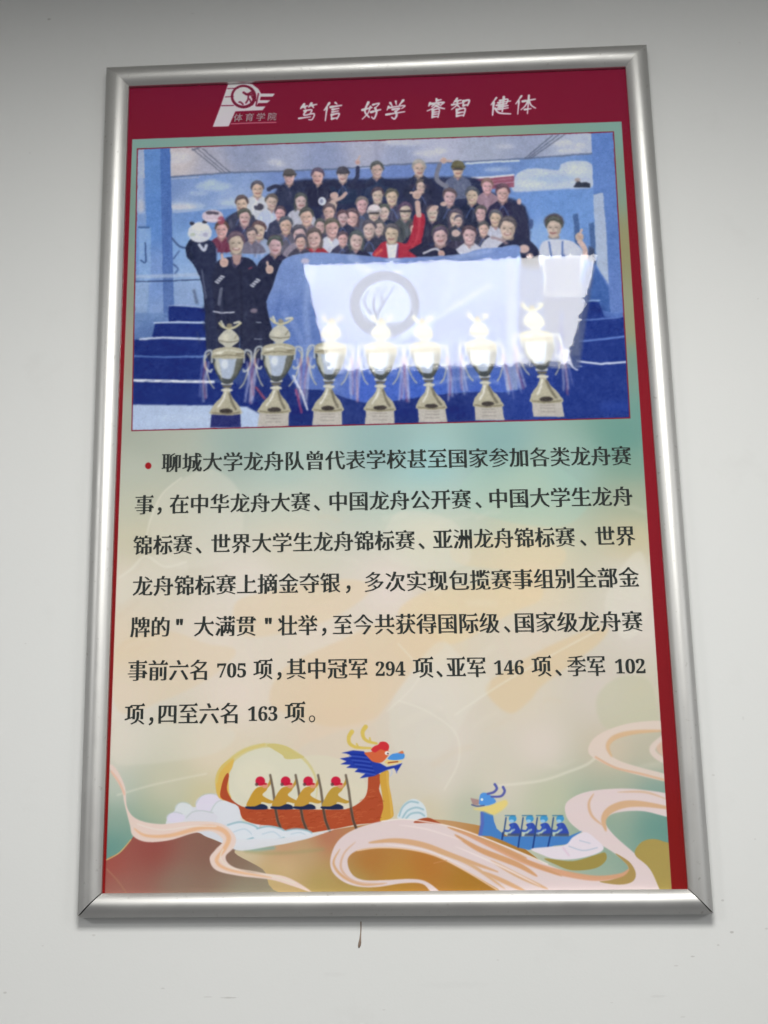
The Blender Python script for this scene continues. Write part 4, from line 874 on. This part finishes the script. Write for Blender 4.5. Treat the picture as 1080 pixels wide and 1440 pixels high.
# ---------------------------------------------------------------- lettering
fc = bpy.data.curves.new("glyph", 'FONT'); fc.resolution_u = 3
fo = bpy.data.objects.new("glyph", fc); COL.objects.link(fo)
_g = {}
def glyph(ch, heavy=.018, thin=.018, serif=True, brush=False):
    key = (ch, heavy, thin, serif)
    if key in _g: return _g[key]
    fc.body = ch; bpy.context.view_layer.update()
    dg = bpy.context.evaluated_depsgraph_get(); ev = fo.evaluated_get(dg); me = ev.to_mesh()
    V = np.array([v_.co[:2] for v_ in me.vertices]).reshape(-1, 2); F = [tuple(p_.vertices) for p_ in me.polygons]
    ev.to_mesh_clear()
    # weld, then find the outline edges
    kd = {}; mp_ = []
    W = []
    for p_ in V:
        k_ = (round(float(p_[0]), 4), round(float(p_[1]), 4))
        if k_ not in kd: kd[k_] = len(W); W.append(p_)
        mp_.append(kd[k_])
    W = np.array(W); T_ = []
    for f in F:
        f = [mp_[i] for i in f]
        for i in range(1, len(f) - 1):
            t3 = (f[0], f[i], f[i + 1])
            if len(set(t3)) < 3: continue
            a, b, c = W[t3[0]], W[t3[1]], W[t3[2]]
            if (b[0]-a[0])*(c[1]-a[1]) - (b[1]-a[1])*(c[0]-a[0]) < 0: t3 = t3[::-1]
            T_.append(t3)
    cnt = {}
    for t3 in T_:
        for a, b in ((t3[0], t3[1]), (t3[1], t3[2]), (t3[2], t3[0])): cnt[(a, b)] = cnt.get((a, b), 0) + 1
    bd = [(a, b) for (a, b) in cnt if (b, a) not in cnt]
    nr = np.zeros_like(W); nxt = {}; prv = {}
    for a, b in bd:
        d = W[b] - W[a]; l_ = np.hypot(*d)
        if l_ < 1e-6: continue
        n_ = np.array([d[1], -d[0]]) / l_
        for q_ in (a, b):
            nr[q_, 0] = n_[0] if abs(n_[0]) > abs(nr[q_, 0]) else nr[q_, 0]
            nr[q_, 1] = n_[1] if abs(n_[1]) > abs(nr[q_, 1]) else nr[q_, 1]
        nxt[a] = b; prv[b] = a
    out_ = W + nr * np.array([heavy, -thin])
    if brush:      # swelling, slightly bent strokes of a written hand
        sw = .5 + .5 * np.sin(W[:, 0] * 9 + W[:, 1] * 7 + ord(ch))
        out_ = W + nr * np.stack([heavy * (.2 + 1.6 * sw), .026 * (sw - .55)], 1)
        out_ = out_ + np.stack([.022 * np.sin(W[:, 1] * 6 + ord(ch)), .035 * np.sin(W[:, 0] * 5.5 + 1.0)], 1)
    T_ = list(T_); X = [tuple(p_) for p_ in out_]
    if serif:
        for a, b in bd:
            d = W[b] - W[a]
            if abs(d[0]) < .012 and .045 < d[1] < .10:      # outward normal +x : right end of a stroke
                pa, nb = prv.get(a), nxt.get(b)
                if pa is None or nb is None: continue
                e0 = W[a] - W[pa]; e1 = W[nb] - W[b]
                if e0[0] > .10 and e1[0] < -.10 and abs(e0[1]) < .02 and abs(e1[1]) < .02:
                    x_, y_ = W[b][0] + heavy * .4, W[b][1] - thin
                    k0 = len(X); X += [(x_ - .15, y_ - .004), (x_ + .012, y_ - .012), (x_ - .045, y_ + .085)]
                    T_.append((k0, k0 + 1, k0 + 2))
    _g[key] = (np.array(X), T_)
    return _g[key]
def letters(name, items, m_, parent, yp):
    """items: (char, origin x,z, ux, uz): em vectors along the line and upward, metres"""
    vs, fs = [], []
    for ch, o_, ux, uz, kw in items:
        X, T_ = glyph(ch, **kw)
        if not len(T_): continue
        k0 = len(vs)
        for x_, y_ in X:
            vs.append((o_[0] + ux[0] * x_ + uz[0] * y_ - FT[0], yp, o_[1] + ux[1] * x_ + uz[1] * y_ - FT[2]))
        fs += [(k0 + a, k0 + b, k0 + c) for a, b, c in T_]
    return mesh_obj(name, vs, fs, m_, parent)
def row(segs, ya, yb, xa=185, xb=895):
    """segs: (text, x0, x1) photo x extents of a run; ya, yb: glyph centre height at xa / xb"""
    it = []
    for s_ in segs:
        txt, x0, x1 = s_[:3]; kind = s_[3] if len(s_) > 3 else 'cjk'
        n = len(txt)
        for i, ch in enumerate(txt):
            xl = x0 + (x1 - x0) * i / n; xr = x0 + (x1 - x0) * (i + 1) / n
            yl, yr = (ya + (yb - ya) * (x_ - xa) / (xb - xa) for x_ in (xl, xr))
            pl, pr = onplane([(xl, yl), (xr, yr)])
            ux = pr - pl; em = ux.copy()
            if kind == 'cjk':
                up = np.array([-.000, .0243]); ux = ux * .985
                o_ = pl + ux * .01 - up * .38
                it.append((ch, o_, ux, up, dict(heavy=.030, thin=.009)))
            elif kind == 'num':
                up = np.array([0, .0212]); s2 = ux / .55
                o_ = pl - up * .36 - np.array([0, .0008])
                if ch.isdigit(): it.append((chr(0x1D7CE + int(ch)), o_, s2, up, dict(heavy=.010, thin=.0, serif=False)))
                else: it.append((ch, o_ - up * .1, s2 * 1.2, up * 1.25, dict(heavy=.03, thin=.0, serif=False)))
                if ch == '1':
                    pass
            else:      # punctuation: full-width cell drawn at the left of a narrower run
                up = np.array([0, .0243]); o_ = pl - up * .38
                it.append((ch, o_, np.array([.0225, 0]) + ux * 0, up, dict(heavy=.0 if ch == '。' else .016, thin=.004 if ch == '。' else -.010, serif=False)))
    return it
ROWS = [
 ([("聊城大学龙舟队曾代表学校甚至国家参加各类龙舟赛", 227, 888)], 651.5, 640.5),
 ([("事", 189, 217), ("，", 218, 231, 'p'), ("在中华龙舟大赛", 238, 437), ("、", 440, 453, 'p'), ("中国龙舟公开赛", 461, 663), ("、", 667, 680, 'p'), ("中国大学生龙舟", 686, 890)], 710, 697.5),
 ([("锦标赛", 187, 271), ("、", 274, 288, 'p'), ("世界大学生龙舟锦标赛", 296, 584), ("、", 587, 600, 'p'), ("亚洲龙舟锦标赛", 608, 809), ("、", 814, 828, 'p'), ("世界", 836, 894)], 767, 753),
 ([("龙舟锦标赛上摘金夺银", 186, 479), ("，", 483, 497, 'p'), ("多次实现包揽赛事组别全部金", 511, 899)], 824.5, 811.5),
 ([("牌的", 183, 240), ('"', 247, 261, 'num'), ("大满贯", 272, 361), ('"', 372, 386, 'num'), ("壮举", 390, 447), ("，", 449, 463, 'p'), ("至今共获得国际级", 467, 703), ("、", 707, 719, 'p'), ("国家级龙舟赛", 722, 904)], 882, 873.5),
 ([("事前六名", 179, 295), ("705", 304.5, 347, 'num'), ("项", 356, 384), ("，", 386, 398, 'p'), ("其中冠军", 402, 518), ("294", 527.5, 570, 'num'), ("项", 580, 610), ("、", 612, 624, 'p'), ("亚军", 627, 684), ("146", 694, 737, 'num'), ("项", 747, 776), ("、", 779, 791, 'p'), ("季军", 797, 852), ("102", 864, 908, 'num')], 943, 935.5),
 ([("项", 175, 204), ("，", 206, 218, 'p'), ("四至六名", 221, 338), ("163", 348, 391, 'num'), ("项", 400, 430), ("。", 433, 448, 'p')], 1004.5, 996),
]
for segs, ya, yb in ROWS:
    letters("text_line", row(segs, ya, yb), M_INK, poster, -.0063)
# the small name under the emblem
it = []
for k, ch in enumerate("体育学院"):
    xl = 328.5 + k * 15.9; yc = 165.8 - k * .5
    pl, pr = onplane([(xl, yc), (xl + 13, yc)]); up = np.array([.0014, .0112])
    it.append((ch, pl - up * .38, np.array([pr[0] - pl[0], 0]), up, dict(heavy=.012, thin=-.004, serif=False)))
letters("emblem_lettering", it, M_PALEINK, poster, -.0063)
bpy.data.objects.remove(fo); bpy.data.curves.remove(fc)

# ---------------------------------------------------------------- glue run under the frame
M_DRIP, N, L, B = mat("dried_brown_run"); n = tex_noise(N, L, objvec(N), 300)
L.new(mix_col(N, L, n.outputs["Fac"], (.16, .09, .06), (.40, .33, .27)), B.inputs["Base Color"]); B.inputs["Roughness"].default_value = .4
path = [(507.5, 1296, .9), (507.6, 1304, .8), (507.2, 1312, .8), (506.6, 1320, 1.2), (506, 1326, 2.0), (505.3, 1330, 1.9), (504.6, 1333, .8)]
vs, fs = [], []
D0 = hit(507.5, 1296, 0)
for k, (x_, y_, r_) in enumerate(path):
    c = hit(x_, y_, 0); r_ *= .00075
    for a in range(7):
        an = math.pi * a / 6
        vs.append(tuple(np.array([c[0] + r_ * math.cos(an), -.00002 - r_ * .7 * math.sin(an), c[2]]) - D0))
    if k:
        for a in range(6): i0 = (k - 1) * 7 + a; fs.append((i0, i0 + 1, i0 + 8, i0 + 7))
fs.append(tuple(range((len(path) - 1) * 7, len(path) * 7)))
dr = mesh_obj("glue_run", vs, fs, M_DRIP, smooth=True); dr.location = D0
dr["label"] = "thin dried brown drip on the white wall just under the bottom rail of the frame"; dr["category"] = "drip"
